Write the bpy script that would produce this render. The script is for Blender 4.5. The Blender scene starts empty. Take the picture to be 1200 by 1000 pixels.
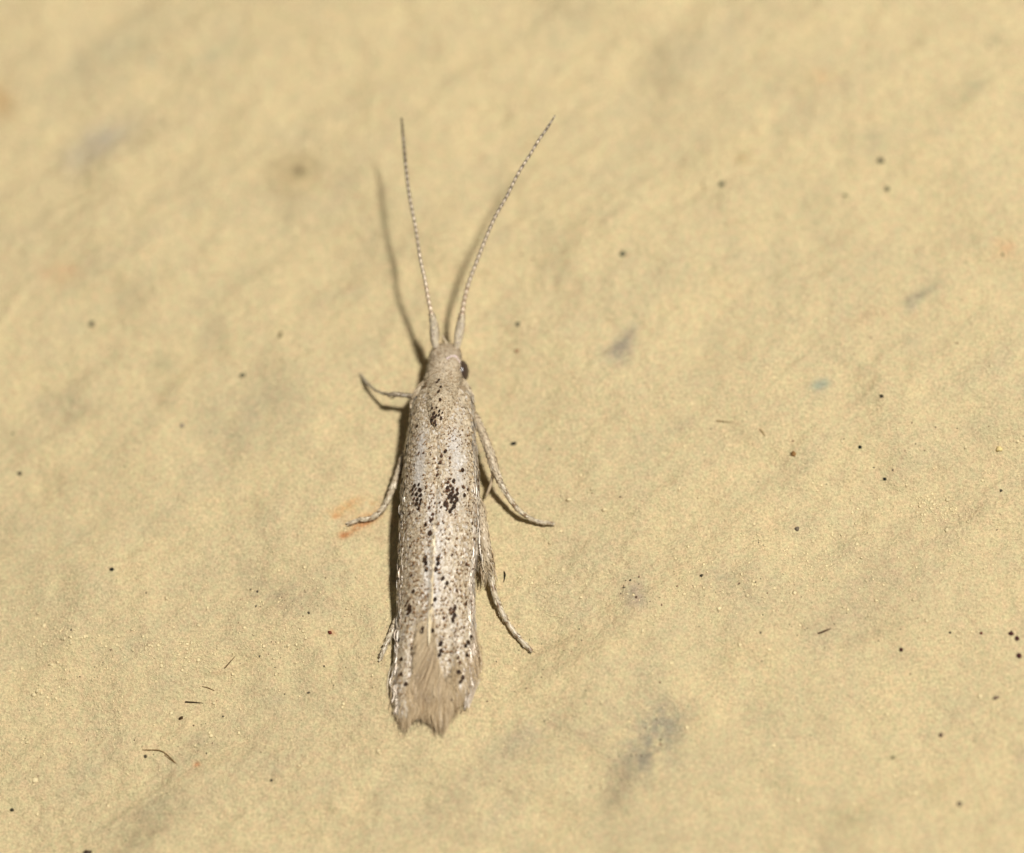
import bpy, math, random
import numpy as np
from mathutils import Vector, Matrix

random.seed(7)
rng = np.random.default_rng(11)
sc = bpy.context.scene
PI = math.pi

# ------------------------------------------------------------------ frame of the place
# One unit is about 1.6 mm.  Wall coordinates: x to the right, y up the wall, h out of the wall.
# The wall is vertical in the world, so every top-level object is turned 90 degrees about X.
RX = Matrix.Rotation(PI / 2, 4, 'X')

# ------------------------------------------------------------------ camera
TILT = math.radians(21)
DIST = 36.0
az = Vector((-0.19, 0.98)).normalized()
d = Vector((az.x * math.sin(TILT), az.y * math.sin(TILT), -math.cos(TILT)))   # viewing direction, wall coords
CAM = -d * DIST
zc = -d
xc = Vector((0, 1, 0)).cross(zc).normalized()
yc = zc.cross(xc).normalized()
LENS = 108.0
cam_data = bpy.data.cameras.new('camera')
cam = bpy.data.objects.new('camera', cam_data)
bpy.context.collection.objects.link(cam)
ML = Matrix(((xc.x, yc.x, zc.x, CAM.x), (xc.y, yc.y, zc.y, CAM.y), (xc.z, yc.z, zc.z, CAM.z), (0, 0, 0, 1)))
cam.matrix_world = RX @ ML
cam_data.lens = LENS
cam_data.sensor_width = 36
cam_data.sensor_fit = 'HORIZONTAL'
cam_data.clip_start = 0.5
cam_data.clip_end = 400
sc.camera = cam
sc.render.resolution_x = 1024
sc.render.resolution_y = 853

A_CAM = np.array(CAM); A_X = np.array(xc); A_Y = np.array(yc); A_Z = np.array(zc)
HALF = 18.0 / LENS


def at(px, py, h=0.0):
    """photograph coordinate (1200 x 1000) at height h over the wall -> wall coordinates"""
    px = np.asarray(px, float); py = np.asarray(py, float); h = np.asarray(h, float)
    px, py, h = np.broadcast_arrays(px, py, h)
    u = (px - 600) / 600 * HALF
    v = -(py - 500) / 600 * HALF
    r = u[..., None] * A_X + v[..., None] * A_Y - A_Z
    t = (h - A_CAM[2]) / r[..., 2]
    return A_CAM + t[..., None] * r


focus_pt = at(600, 715, 0.0)
cam_data.dof.use_dof = True
cam_data.dof.focus_distance = float(np.dot(focus_pt - A_CAM, -A_Z))
cam_data.dof.aperture_fstop = 0.060
cam_data.dof.aperture_blades = 0

# ------------------------------------------------------------------ light: one camera flash right of the lens, night around
w = bpy.data.worlds.new('World'); sc.world = w; w.use_nodes = True
bg = w.node_tree.nodes['Background']
bg.inputs['Color'].default_value = (1.0, 0.93, 0.78, 1)
bg.inputs['Strength'].default_value = 0.10
fl = bpy.data.lights.new('flash', 'AREA')
fl.shape = 'RECTANGLE'; fl.size = 8.4; fl.size_y = 6.4
fl.energy = 158000
fl.color = (1.0, 0.975, 0.93)
flash = bpy.data.objects.new('flash', fl)
bpy.context.collection.objects.link(flash)
LD = Vector((0.37, 0.05, 1.0)).normalized()
lp = LD * 110
zl = LD; xl = Vector((0, 1, 0)).cross(zl).normalized(); yl = zl.cross(xl)
flash.matrix_world = RX @ Matrix(((xl.x, yl.x, zl.x, lp.x), (xl.y, yl.y, zl.y, lp.y), (xl.z, yl.z, zl.z, lp.z), (0, 0, 0, 1)))

sc.view_settings.view_transform = 'Standard'
sc.view_settings.look = 'None'
sc.view_settings.exposure = 0.0
sc.view_settings.gamma = 1.0
sc.render.engine = 'CYCLES'

# ------------------------------------------------------------------ helpers
C = bpy.context.collection


def srgb_m(r, g, b):   # colours of the moth
    return srgb(r, g, b) * np.array([.92, .885, .80])


def srgb(r, g, b):
    f = lambda c: ((c / 255 + 0.055) / 1.055) ** 2.4 if c > 10 else c / 255 / 12.92
    return np.array([f(r), f(g), f(b)])


def mesh_obj(name, V, F, mat, parent=None, col=None, smooth=True):
    me = bpy.data.meshes.new(name)
    V = np.asarray(V, float)
    me.from_pydata(V.tolist(), [], [tuple(int(i) for i in f) for f in F])
    if col is not None:
        a = me.color_attributes.new('col', 'FLOAT_COLOR', 'POINT')
        c4 = np.ones((len(V), 4)); c4[:, :3] = col
        a.data.foreach_set('color', c4.ravel())
    if smooth:
        me.polygons.foreach_set('use_smooth', [True] * len(me.polygons))
    me.materials.append(mat)
    me.update()
    o = bpy.data.objects.new(name, me)
    C.objects.link(o)
    if parent is not None:
        o.parent = parent
    return o


def top(o, loc=(0, 0, 0), label=None, cat=None, group=None, kind=None):
    o.rotation_euler = (PI / 2, 0, 0)
    o.location = RX @ Vector(loc)
    if label: o['label'] = label
    if cat: o['category'] = cat
    if group: o['group'] = group
    if kind: o['kind'] = kind
    return o


def interp(xs, pts):
    p = np.array(pts, float)
    return np.interp(xs, p[:, 0], p[:, 1])


def sm_interp(xs, pts):
    """smooth interpolation (Catmull-Rom style through np.interp of a refined curve)"""
    p = np.array(pts, float)
    x, y = p[:, 0], p[:, 1]
    m = np.gradient(y, x)
    xs = np.clip(np.asarray(xs, float), x[0], x[-1])
    i = np.clip(np.searchsorted(x, xs) - 1, 0, len(x) - 2)
    hh = x[i + 1] - x[i]; t = (xs - x[i]) / hh
    return ((2*t**3 - 3*t**2 + 1) * y[i] + (t**3 - 2*t**2 + t) * hh * m[i]
            + (-2*t**3 + 3*t**2) * y[i + 1] + (t**3 - t**2) * hh * m[i + 1])


def vnoise(x, y, seed, n=256):
    r = np.random.default_rng(seed).random((n, n)) * 2 - 1
    xi = np.floor(x).astype(int); yi = np.floor(y).astype(int)
    fx = x - xi; fy = y - yi
    fx = fx * fx * fx * (fx * (6 * fx - 15) + 10); fy = fy * fy * fy * (fy * (6 * fy - 15) + 10)
    a = r[xi % n, yi % n]; b = r[(xi + 1) % n, yi % n]
    c = r[xi % n, (yi + 1) % n]; e = r[(xi + 1) % n, (yi + 1) % n]
    return (a * (1 - fx) + b * fx) * (1 - fy) + (c * (1 - fx) + e * fx) * fy


def fbm(x, y, seed, o=4):
    s = 0; a = 1.0; t = 0
    for k in range(o):
        s = s + a * vnoise(x * 2**k + 17.3 * k, y * 2**k + 5.1 * k, seed + k); t += a; a *= 0.5
    return s / t

# ------------------------------------------------------------------ materials


def new_mat(name):
    m = bpy.data.materials.new(name); m.use_nodes = True
    nt = m.node_tree
    return m, nt, nt.nodes['Principled BSDF']


def N(nt, t, **kw):
    n = nt.nodes.new(t)
    for k, v in kw.items():
        if k in n.inputs.keys(): n.inputs[k].default_value = v
        else: setattr(n, k, v)
    return n


def wall_material():
    m, nt, b = new_mat('painted_plaster')
    L = nt.links.new
    tc = N(nt, 'ShaderNodeTexCoord')
    at_ = N(nt, 'ShaderNodeAttribute', attribute_name='col')
    # fine paint grain, its relief's light and dark put into the colour too
    n1 = N(nt, 'ShaderNodeTexNoise'); n1.inputs['Scale'].default_value = 34; n1.inputs['Detail'].default_value = 6; n1.inputs['Roughness'].default_value = 0.75
    n2 = N(nt, 'ShaderNodeTexNoise'); n2.inputs['Scale'].default_value = 3.2; n2.inputs['Detail'].default_value = 5; n2.inputs['Roughness'].default_value = 0.6; n2.inputs['Distortion'].default_value = 0.6
    n3 = N(nt, 'ShaderNodeTexNoise'); n3.inputs['Scale'].default_value = 14; n3.inputs['Detail'].default_value = 4
    for n in (n1, n2, n3): L(tc.outputs['Object'], n.inputs['Vector'])
    r1 = N(nt, 'ShaderNodeValToRGB')
    r1.color_ramp.elements[0].position = 0.30; r1.color_ramp.elements[0].color = (0.64, 0.63, 0.60, 1)
    r1.color_ramp.elements[1].position = 0.68; r1.color_ramp.elements[1].color = (1.29, 1.28, 1.23, 1)
    L(n1.outputs['Fac'], r1.inputs['Fac'])
    r2 = N(nt, 'ShaderNodeValToRGB')
    r2.color_ramp.elements[0].position = 0.32; r2.color_ramp.elements[0].color = (0.955, 0.955, 0.96, 1)
    r2.color_ramp.elements[1].position = 0.62; r2.color_ramp.elements[1].color = (1.02, 1.01, 0.985, 1)
    L(n2.outputs['Fac'], r2.inputs['Fac'])
    r3 = N(nt, 'ShaderNodeValToRGB')
    r3.color_ramp.elements[0].position = 0.30; r3.color_ramp.elements[0].color = (1.05, 0.955, 0.97, 1)
    r3.color_ramp.elements[1].position = 0.70; r3.color_ramp.elements[1].color = (0.975, 1.012, 0.99, 1)
    L(n3.outputs['Fac'], r3.inputs['Fac'])
    def mul(a, c):
        x = N(nt, 'ShaderNodeMix', data_type='RGBA', blend_type='MULTIPLY'); x.inputs[0].default_value = 1
        L(a, x.inputs[6]); L(c, x.inputs[7]); return x.outputs[2]
    o = mul(mul(mul(at_.outputs['Color'], r1.outputs['Color']), r2.outputs['Color']), r3.outputs['Color'])
    L(o, b.inputs['Base Color'])
    b.inputs['Roughness'].default_value = 0.72
    b.inputs['Specular IOR Level'].default_value = 0.28
    v = N(nt, 'ShaderNodeTexNoise'); v.inputs['Scale'].default_value = 34; v.inputs['Detail'].default_value = 5; v.inputs['Roughness'].default_value = 0.7
    L(tc.outputs['Object'], v.inputs['Vector'])
    bp = N(nt, 'ShaderNodeBump'); bp.inputs['Strength'].default_value = 1.0; bp.inputs['Distance'].default_value = 0.032
    L(v.outputs['Fac'], bp.inputs['Height']); L(bp.outputs['Normal'], b.inputs['Normal'])
    return m


def attr_material(name, rough=0.4, spec=0.5, sheen=0.0, noise=0.0, trans=0.0):
    m, nt, b = new_mat(name)
    L = nt.links.new
    a = N(nt, 'ShaderNodeAttribute', attribute_name='col')
    src = a.outputs['Color']
    if noise:
        tc = N(nt, 'ShaderNodeTexCoord')
        n = N(nt, 'ShaderNodeTexNoise'); n.inputs['Scale'].default_value = 45; n.inputs['Detail'].default_value = 3
        L(tc.outputs['Object'], n.inputs['Vector'])
        r = N(nt, 'ShaderNodeValToRGB')
        r.color_ramp.elements[0].position = 0.3; r.color_ramp.elements[0].color = (1 - noise,) * 3 + (1,)
        r.color_ramp.elements[1].position = 0.7; r.color_ramp.elements[1].color = (1 + noise * .6,) * 3 + (1,)
        L(n.outputs['Fac'], r.inputs['Fac'])
        x = N(nt, 'ShaderNodeMix', data_type='RGBA', blend_type='MULTIPLY'); x.inputs[0].default_value = 1
        L(src, x.inputs[6]); L(r.outputs['Color'], x.inputs[7]); src = x.outputs[2]
        bp = N(nt, 'ShaderNodeBump'); bp.inputs['Strength'].default_value = 0.5; bp.inputs['Distance'].default_value = 0.01
        L(n.outputs['Fac'], bp.inputs['Height']); L(bp.outputs['Normal'], b.inputs['Normal'])
    L(src, b.inputs['Base Color'])
    b.inputs['Roughness'].default_value = rough
    b.inputs['Specular IOR Level'].default_value = spec
    if sheen:
        b.inputs['Sheen Weight'].default_value = sheen
    return m


M_WALL = wall_material()
M_SCALE = attr_material('wing_scale', 0.36, 0.55, noise=0.10)
M_SKIN = attr_material('scaled_skin', 0.55, 0.35, noise=0.18)
M_SILVER = attr_material('silvery_scale', 0.38, 0.6)
M_SILVER.node_tree.nodes['Principled BSDF'].inputs['Metallic'].default_value = 0.18
M_SPOT = attr_material('dark_scale', 0.62, 0.15, noise=0.15)
M_HAIR = attr_material('fringe_hair', 0.38, 0.5)
M_DIRT = attr_material('dirt', 0.8, 0.2, noise=0.25)
M_GRAIN = attr_material('plaster_grain', 0.7, 0.3, noise=0.12)

m, nt, b = new_mat('compound_eye'); M_EYE = m
b.inputs['Base Color'].default_value = (*srgb(70, 56, 46), 1)
b.inputs['Roughness'].default_value = 0.22
vo = N(nt, 'ShaderNodeTexVoronoi'); vo.inputs['Scale'].default_value = 110
tc = N(nt, 'ShaderNodeTexCoord'); nt.links.new(tc.outputs['Object'], vo.inputs['Vector'])
bp = N(nt, 'ShaderNodeBump'); bp.inputs['Strength'].default_value = 0.25; bp.inputs['Distance'].default_value = 0.004
nt.links.new(vo.outputs['Distance'], bp.inputs['Height']); nt.links.new(bp.outputs['Normal'], b.inputs['Normal'])

# ------------------------------------------------------------------ the wall
BASE = np.array([0.720, 0.605, 0.362])
SX, SY, STEP = 9.6, 8.4, 0.0215
nx = int(2 * SX / STEP) + 1; ny = int(2 * SY / STEP) + 1
gx, gy = np.meshgrid(np.linspace(-SX, SX, nx), np.linspace(-SY, SY, ny))
# brushed, diagonal, gently rolling plaster with grain


def wall_h(x, y):
    a = math.radians(33)
    p = x * math.cos(a) + y * math.sin(a); q = -x * math.sin(a) + y * math.cos(a)
    z = 0.090 * fbm(p * 0.32 + 3, q * 0.9 + 7, 1, 3)
    z = z + 0.046 * fbm(p * 1.0 + 30, q * 2.0 + 11, 21, 3) + 0.115 * fbm(x * 0.85 + 70, y * 0.85 + 33, 121, 4)
    rough = np.clip(0.55 + 0.9 * fbm(p * 0.45 + 60, q * 0.9 + 40, 31, 3), 0.15, 1.3)
    z = z + rough * 0.017 * fbm(x * 8 + 50, y * 8 + 50, 41, 4)
    z = z + 0.022 * (1 - np.abs(fbm(p * 0.9 + 44, q * 2.6 + 61, 221, 4)) * 3).clip(0, 1) ** 2 * np.clip(.3 + fbm(x * .35 + 9, y * .35 + 4, 231, 2) * 2, 0, 1)
    g = vnoise(x * 24 + 9, y * 24 + 3, 51)
    z = z + rough * 0.030 * np.clip(g - 0.40, 0, 1)
    return z


def hat(x, y):
    return wall_h(np.atleast_1d(np.asarray(x, float)), np.atleast_1d(np.asarray(y, float)))


gz = wall_h(gx, gy)
# stains and darker diagonal patches: px, py, rx, ry (px), angle deg, strength, colour of the mark (multiplier), raggedness
MARKS = [
    (115, 165, 42, 20, 35, 0.75, (0.70, 0.74, 0.90), 0.3),
    (342, 204, 32, 27, 20, 0.62, (0.78, 0.76, 0.70), 0.05),
    (352, 200, 9, 8, 0, 0.8, (0.50, 0.50, 0.45), 0.1),
    (338, 250, 6, 12, 0, 0.35, (0.70, 0.70, 0.70), 0.3),
    (2, 120, 14, 22, 20, 0.60, (0.74, 0.62, 0.50), 0.3),
    (130, 60, 90, 22, 32, 0.30, (0.76, 0.82, 0.84), 0.6),
    (178, 68, 16, 10, 10, 0.35, (0.72, 0.78, 0.84), 0.4),
    (240, 70, 36, 12, 30, 0.28, (0.76, 0.82, 0.84), 0.6),
    (70, 320, 22, 14, 0, 0.40, (0.95, 0.74, 0.70), 0.6),
    (150, 345, 80, 16, 30, 0.32, (0.76, 0.78, 0.80), 0.6),
    (183, 425, 16, 13, 30, 0.50, (0.66, 0.70, 0.68), 0.4),
    (98, 488, 30, 11, 20, 0.42, (0.76, 0.74, 0.70), 0.7),
    (285, 490, 60, 34, 30, 0.30, (0.74, 0.76, 0.80), 0.8),
    (265, 330, 60, 16, 32, 0.28, (0.78, 0.80, 0.80), 0.7),
    (50, 585, 60, 20, 30, 0.28, (0.80, 0.78, 0.74), 0.9),
    (736, 392, 20, 9, 45, 0.55, (0.64, 0.66, 0.74), 0.9),
    (727, 412, 15, 15, 0, 0.62, (0.66, 0.67, 0.76), 0.9),
    (640, 275, 60, 18, 25, 0.30, (0.80, 0.80, 0.76), 0.6),
    (830, 180, 50, 12, 35, 0.30, (0.80, 0.80, 0.74), 0.6),
    (900, 100, 60, 13, 38, 0.25, (0.80, 0.82, 0.80), 0.6),
    (1140, 108, 30, 10, 42, 0.50, (0.68, 0.72, 0.72), 0.4),
    (1168, 46, 9, 7, 0, 0.5, (0.68, 0.72, 0.68), 0.4),
    (962, 92, 14, 10, 0, 0.35, (0.95, 0.76, 0.64), 0.5),
    (871, 186, 10, 9, 0, 0.45, (0.76, 0.70, 0.60), 0.5),
    (1030, 150, 110, 26, 38, 0.26, (0.80, 0.82, 0.82), 0.7),
    (955, 245, 26, 26, 0, 0.26, (0.76, 0.80, 0.78), 0.8),
    (1078, 344, 22, 5, 28, 0.42, (0.52, 0.56, 0.60), 0.7),
    (1070, 356, 12, 6, 60, 0.35, (0.62, 0.70, 0.84), 0.6),
    (1177, 292, 12, 10, 0, 0.45, (1.0, 0.74, 0.66), 0.5),
    (961, 451, 10, 6, 20, 0.75, (0.58, 0.72, 0.86), 0.4),
    (1015, 372, 22, 8, 20, 0.35, (0.86, 0.74, 0.76), 0.8),
    (1100, 620, 100, 22, 32, 0.30, (0.78, 0.76, 0.78), 1.0),
    (860, 685, 46, 22, -12, 0.40, (0.72, 0.72, 0.76), 1.0),
    (1000, 715, 60, 22, 30, 0.34, (0.76, 0.74, 0.76), 1.0),
    (1030, 742, 30, 6, 22, 0.50, (0.66, 0.64, 0.62), 0.9),
    (745, 700, 12, 17, 0, 0.6, (0.74, 0.72, 0.82), 0.9),
    (768, 862, 40, 24, 62, 0.72, (0.62, 0.66, 0.75), 0.8),
    (742, 898, 50, 26, 52, 0.5, (0.72, 0.73, 0.76), 0.8),
    (720, 935, 30, 9, 65, 0.40, (0.72, 0.70, 0.70), 0.8),
    (700, 860, 40, 20, 40, 0.26, (0.76, 0.76, 0.80), 0.9),
    (660, 760, 40, 14, 25, 0.30, (0.76, 0.74, 0.72), 1.0),
    (998, 955, 26, 17, 20, 0.38, (0.72, 0.74, 0.66), 0.6),
    (1075, 925, 30, 8, 10, 0.3, (0.78, 0.78, 0.74), 0.7),
    (1198, 890, 9, 16, 0, 0.35, (0.76, 0.76, 0.82), 0.7),
    (180, 966, 46, 22, 40, 0.6, (0.70, 0.70, 0.68), 0.8),
    (330, 700, 46, 24, -25, 0.5, (0.72, 0.72, 0.74), 1.0),
    (230, 875, 36, 14, 30, 0.40, (0.72, 0.72, 0.72), 0.9),
    (110, 900, 60, 18, 38, 0.28, (0.78, 0.78, 0.80), 0.9),
    (330, 900, 60, 14, 20, 0.25, (0.80, 0.76, 0.78), 0.9),
    (320, 822, 20, 9, 0, 0.30, (0.76, 0.80, 0.86), 0.8),
    (530, 935, 70, 16, 35, 0.28, (0.78, 0.78, 0.80), 0.9),
    (620, 865, 46, 16, 30, 0.28, (0.78, 0.78, 0.84), 0.9),
    (590, 945, 26, 12, 50, 0.30, (0.80, 0.80, 0.86), 0.9),
    (230, 895, 3.5, 3, 0, 0.6, (1.0, 0.55, 0.42), 0.4),
    # rusty mark under the middle left leg
    (404, 596, 18, 5.0, 28, 0.6, (0.94, 0.74, 0.58), 0.9),
    (396, 604, 5, 5, 0, 0.60, (0.98, 0.62, 0.42), 0.8),
    (428, 613, 14, 4.5, 28, 0.7, (0.90, 0.66, 0.52), 0.9),
    (405, 628, 6, 3.2, 20, 0.85, (0.74, 0.46, 0.34), 0.6),
    (416, 606, 26, 18, 20, 0.4, (1.0, 0.84, 0.74), 1.0),
    (436, 590, 5, 3, 10, 0.5, (1.0, 0.66, 0.46), 0.8),
    (390, 742, 4, 3, -30, 0.55, (0.85, 0.50, 0.40), 0.6),
]
col = np.ones((ny, nx, 3)) * BASE
rag = .6 * fbm(gx * 4.2 + 3, gy * 4.2 + 8, 71, 4) + .5 * fbm(gx * 13 + 3, gy * 13 + 8, 171, 3)
for (px, py, rx, ry, an, st, mc, rg) in MARKS:
    c = at(px, py, 0)
    a = math.radians(an)
    if mc[2] > mc[0] - .08: mc = (mc[0] - .02, mc[1] + .015, min(1.0, mc[2] + .04))
    sel_r = max(rx, ry) * 0.03
    ix0 = max(0, int((c[0] - sel_r + SX) / STEP)); ix1 = min(nx, int((c[0] + sel_r + SX) / STEP) + 1)
    iy0 = max(0, int((c[1] - sel_r + SY) / STEP)); iy1 = min(ny, int((c[1] + sel_r + SY) / STEP) + 1)
    if ix1 <= ix0 or iy1 <= iy0: continue
    X = gx[iy0:iy1, ix0:ix1] - c[0]; Y = gy[iy0:iy1, ix0:ix1] - c[1]
    P = (X * math.cos(a) + Y * math.sin(a)) / (rx / 100); Q = (-X * math.sin(a) + Y * math.cos(a)) / (ry / 100)
    f = np.exp(-(P * P + Q * Q) * 0.85)
    f = f * np.clip(1 + 2.2 * rg * rag[iy0:iy1, ix0:ix1], 0, 1.6) * st
    f = np.clip(f * 1.25, 0, 1)[..., None]
    col[iy0:iy1, ix0:ix1] *= (1 - f) + f * np.array([mc[0] + .03, mc[1], mc[2]])
# ring-shaped marks: a dried drop at the upper left, and the broken rusty outline under the middle left leg
for (px, py, rx, ry, an, wd, st, mc, thr) in [(343, 205, 31, 25, 15, .16, .40, (.72, .72, .70), -1), (413, 608, 26, 15, 20, .20, .65, (.80, .62, .48), .02)]:
    c = at(px, py, 0); a = math.radians(an)
    X = gx - c[0]; Y = gy - c[1]
    P = (X * math.cos(a) + Y * math.sin(a)) / (rx / 100); Q = (-X * math.sin(a) + Y * math.cos(a)) / (ry / 100)
    f = np.exp(-((np.sqrt(P * P + Q * Q) + .25 * rag - 1) / wd) ** 2) * st
    if thr > -1: f = f * np.clip((rag - thr) * 6, 0, 1)
    f = np.clip(f, 0, 1)[..., None]
    col *= (1 - f) + f * np.array(mc)
# broad diagonal streaks, slightly greyer and yellower, and finer greyish patches at random
a = math.radians(35)
gp = gx * math.cos(a) + gy * math.sin(a); gq = -gx * math.sin(a) + gy * math.cos(a)
s1 = fbm(gp * 0.5 + 80, gq * 1.5 + 20, 81, 4)
s2 = fbm(gp * 1.4 + 10, gq * 2.6 + 90, 91, 4)
t = np.clip(0.5 + 1.2 * s1, 0, 1)[..., None]
col *= (1 - t) * np.array([0.955, 0.955, 0.955]) + t * np.array([1.02, 1.015, 1.0])
t = np.clip(-0.1 + 1.8 * s2, 0, 1)[..., None]
col *= 1 - t * (1 - np.array([0.935, 0.945, 0.965]))
co = np.stack([gx, gy, gz], -1).reshape(-1, 3)
idx = np.arange(nx * ny).reshape(ny, nx)
quads = np.stack([idx[:-1, :-1], idx[:-1, 1:], idx[1:, 1:], idx[1:, :-1]], -1).reshape(-1, 4)
me = bpy.data.meshes.new('wall')
me.vertices.add(len(co)); me.vertices.foreach_set('co', co.ravel())
me.loops.add(quads.size); me.loops.foreach_set('vertex_index', quads.ravel().astype(np.int32))
me.polygons.add(len(quads)); me.polygons.foreach_set('loop_start', (np.arange(len(quads)) * 4).astype(np.int32))
me.polygons.foreach_set('use_smooth', np.ones(len(quads), bool))
ca = me.color_attributes.new('col', 'FLOAT_COLOR', 'POINT')
c4 = np.ones((len(co), 4)); c4[:, :3] = col.reshape(-1, 3)
ca.data.foreach_set('color', c4.ravel())
me.materials.append(M_WALL); me.update(); me.validate()
wall = bpy.data.objects.new('wall', me); C.objects.link(wall)
top(wall, label='yellow ochre painted rough plaster wall filling the whole background', kind='structure')

# ------------------------------------------------------------------ lumps
ico_v = []
PH = (1 + 5 ** .5) / 2
for s in (-1, 1):
    for t_ in (-1, 1):
        ico_v += [(s, t_ * PH, 0), (0, s, t_ * PH), (t_ * PH, 0, s)]
ico_v = np.array(ico_v); ico_v /= np.linalg.norm(ico_v[0])
from itertools import combinations
dm = np.linalg.norm(ico_v[:, None] - ico_v[None], axis=-1)
el = np.sort(np.unique(np.round(dm, 4)))[1]
ico_f = []
for i, j, k in combinations(range(12), 3):
    if abs(dm[i, j] - el) < .01 and abs(dm[j, k] - el) < .01 and abs(dm[i, k] - el) < .01:
        n_ = np.cross(ico_v[j] - ico_v[i], ico_v[k] - ico_v[i])
        ico_f.append((i, j, k) if np.dot(n_, ico_v[i]) > 0 else (i, k, j))
ico_f = np.array(ico_f)


def many_lumps(name, pts, rads, cols, mat, parent, flat=0.42):
    n = len(pts)
    jit = rng.normal(1, 0.17, (n, 12, 1))
    v = ico_v[None] * jit * rads[:, None, None] * np.stack([rng.uniform(.7, 1.3, n), rng.uniform(.7, 1.3, n), np.full(n, flat)], -1)[:, None, :]
    V = (v + pts[:, None, :]).reshape(-1, 3)
    F = (ico_f[None] + (np.arange(n) * 12)[:, None, None]).reshape(-1, 3)
    cc = np.repeat(cols, 12, axis=0)
    o = mesh_obj(name, V, F, mat, parent, cc)
    return o


# raised plaster grains
cl = [(55, 750, 40, 14), (75, 745, 25, 10), (160, 750, 50, 25), (180, 765, 40, 14), (300, 700, 40, 22), (325, 745, 25, 20), (230, 770, 30, 14),
      (70, 800, 30, 14), (860, 690, 60, 26), (1000, 690, 50, 25), (1110, 600, 22, 10), (1150, 735, 40, 22), (900, 650, 50, 20),
      (640, 680, 30, 10), (120, 830, 60, 20), (450, 880, 60, 20), (720, 930, 40, 22), (1090, 590, 12, 8), (400, 680, 40, 30), (1050, 660, 80, 20)]
P = []
for (px, py, sx_, sy_) in cl:
    k = 90
    P += list(zip(rng.normal(px, sx_, k), rng.normal(py, sy_, k)))
P = np.array(P)
P = np.concatenate([P, np.stack([rng.uniform(-60, 1260, 7000), rng.uniform(-40, 1040, 7000)], -1)])
Q = at(P[:, 0], P[:, 1], 0)
Q[:, 2] = wall_h(Q[:, 0], Q[:, 1]) + 0.002
R = rng.gamma(2.2, 0.0026, len(P)) + 0.0045
cg = BASE * rng.uniform(0.82, 1.20, (len(P), 1)) * np.array([1.03, 1.01, 0.97])
gr = many_lumps('plaster_grain', Q, R, cg, M_GRAIN, wall)
gr['kind'] = 'stuff'
# fine dust caught in the paint
P = []
for (px, py, sx_, sy_) in [(330, 705, 30, 14), (320, 740, 20, 20), (860, 695, 40, 20), (1000, 740, 60, 12), (760, 865, 26, 26), (230, 860, 30, 20), (1050, 520, 50, 30), (745, 700, 12, 12), (650, 755, 40, 12), (400, 800, 60, 40), (120, 830, 60, 40), (640, 850, 80, 50)]:
    P += list(zip(rng.normal(px, sx_, 22), rng.normal(py, sy_, 22)))
P += [(44, 550), (259, 561), (297, 571), (268, 541), (1001, 415), (889, 636), (1067, 789), (995, 797), (145, 921), (2, 918), (1, 883), (187, 981), (373, 695), (361, 811), (893, 702),
      (655, 751), (629, 978), (500, 882), (201, 793), (75, 786), (61, 757), (167, 747), (594, 381), (325, 732), (307, 706), (382, 679), (620, 748), (1157, 740)]
P = np.array(P)
P = np.concatenate([P, np.stack([rng.uniform(-40, 1240, 170), rng.uniform(-20, 1020, 170)], -1)])
Q = at(P[:, 0], P[:, 1], 0)
Q[:, 2] = wall_h(Q[:, 0], Q[:, 1]) + 0.002
R = rng.gamma(3, 0.0016, len(P)) + 0.003
cd = np.where(rng.random((len(P), 1)) < .6, srgb(96, 88, 70)[None], srgb(128, 100, 78)[None]) * rng.uniform(.5, 1.3, (len(P), 1))
du = many_lumps('dust', Q, R, cd, M_DIRT, wall)
du['kind'] = 'stuff'

# ------------------------------------------------------------------ specks, each a thing of its own


def subdiv_ico():
    V = [tuple(v) for v in ico_v]; F = []
    mid = {}
    def m_(a, b):
        k = (min(a, b), max(a, b))
        if k not in mid:
            p = (np.array(V[a]) + np.array(V[b])); p /= np.linalg.norm(p); V.append(tuple(p)); mid[k] = len(V) - 1
        return mid[k]
    for a, b_, c in ico_f:
        x, y, z = m_(a, b_), m_(b_, c), m_(a, c)
        F += [(a, x, z), (x, b_, y), (z, y, c), (x, y, z)]
    return np.array(V), F


SV, SF = subdiv_ico()


def speck(px, py, rx, ry, ang, colr, label, group='dark specks stuck to the wall', flat=0.55, name='speck', lobes=None, cat='speck'):
    c = at(px, py, 0); z = float(hat(c[0], c[1])[0])
    Vs, Fs, Cs = [], [], []
    for (ox, oy, sc_) in (lobes or [(0, 0, 1)]):
        v = SV.copy()
        r = 1.05 + 0.34 * np.array([math.sin(2.3 * q[0] + 3 * q[1] + px) * math.cos(2.7 * q[2] + 2.6 * q[0] + py) + .3 * math.sin(6 * q[0] + px * 2) for q in v])
        v = v * r[:, None] * np.array([rx, ry, (rx + ry) * .5 * flat]) / 100 * sc_
        a = math.radians(ang); M2 = np.array([[math.cos(a), -math.sin(a), 0], [math.sin(a), math.cos(a), 0], [0, 0, 1]])
        v = v @ M2.T + np.array([ox / 100, -oy / 100, 0.004])
        base = sum(len(q) for q in Vs)
        Vs.append(v); Fs += [tuple(i + base for i in f) for f in SF]
        cc = np.array(colr) * (1 + 0.3 * np.sin(9 * SV[:, :1] + 7 * SV[:, 1:2])); Cs.append(cc)
    o = mesh_obj(name, np.concatenate(Vs), Fs, M_DIRT, None, np.concatenate(Cs))
    top(o, (c[0], c[1], z), label, cat, group)
    return o


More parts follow.
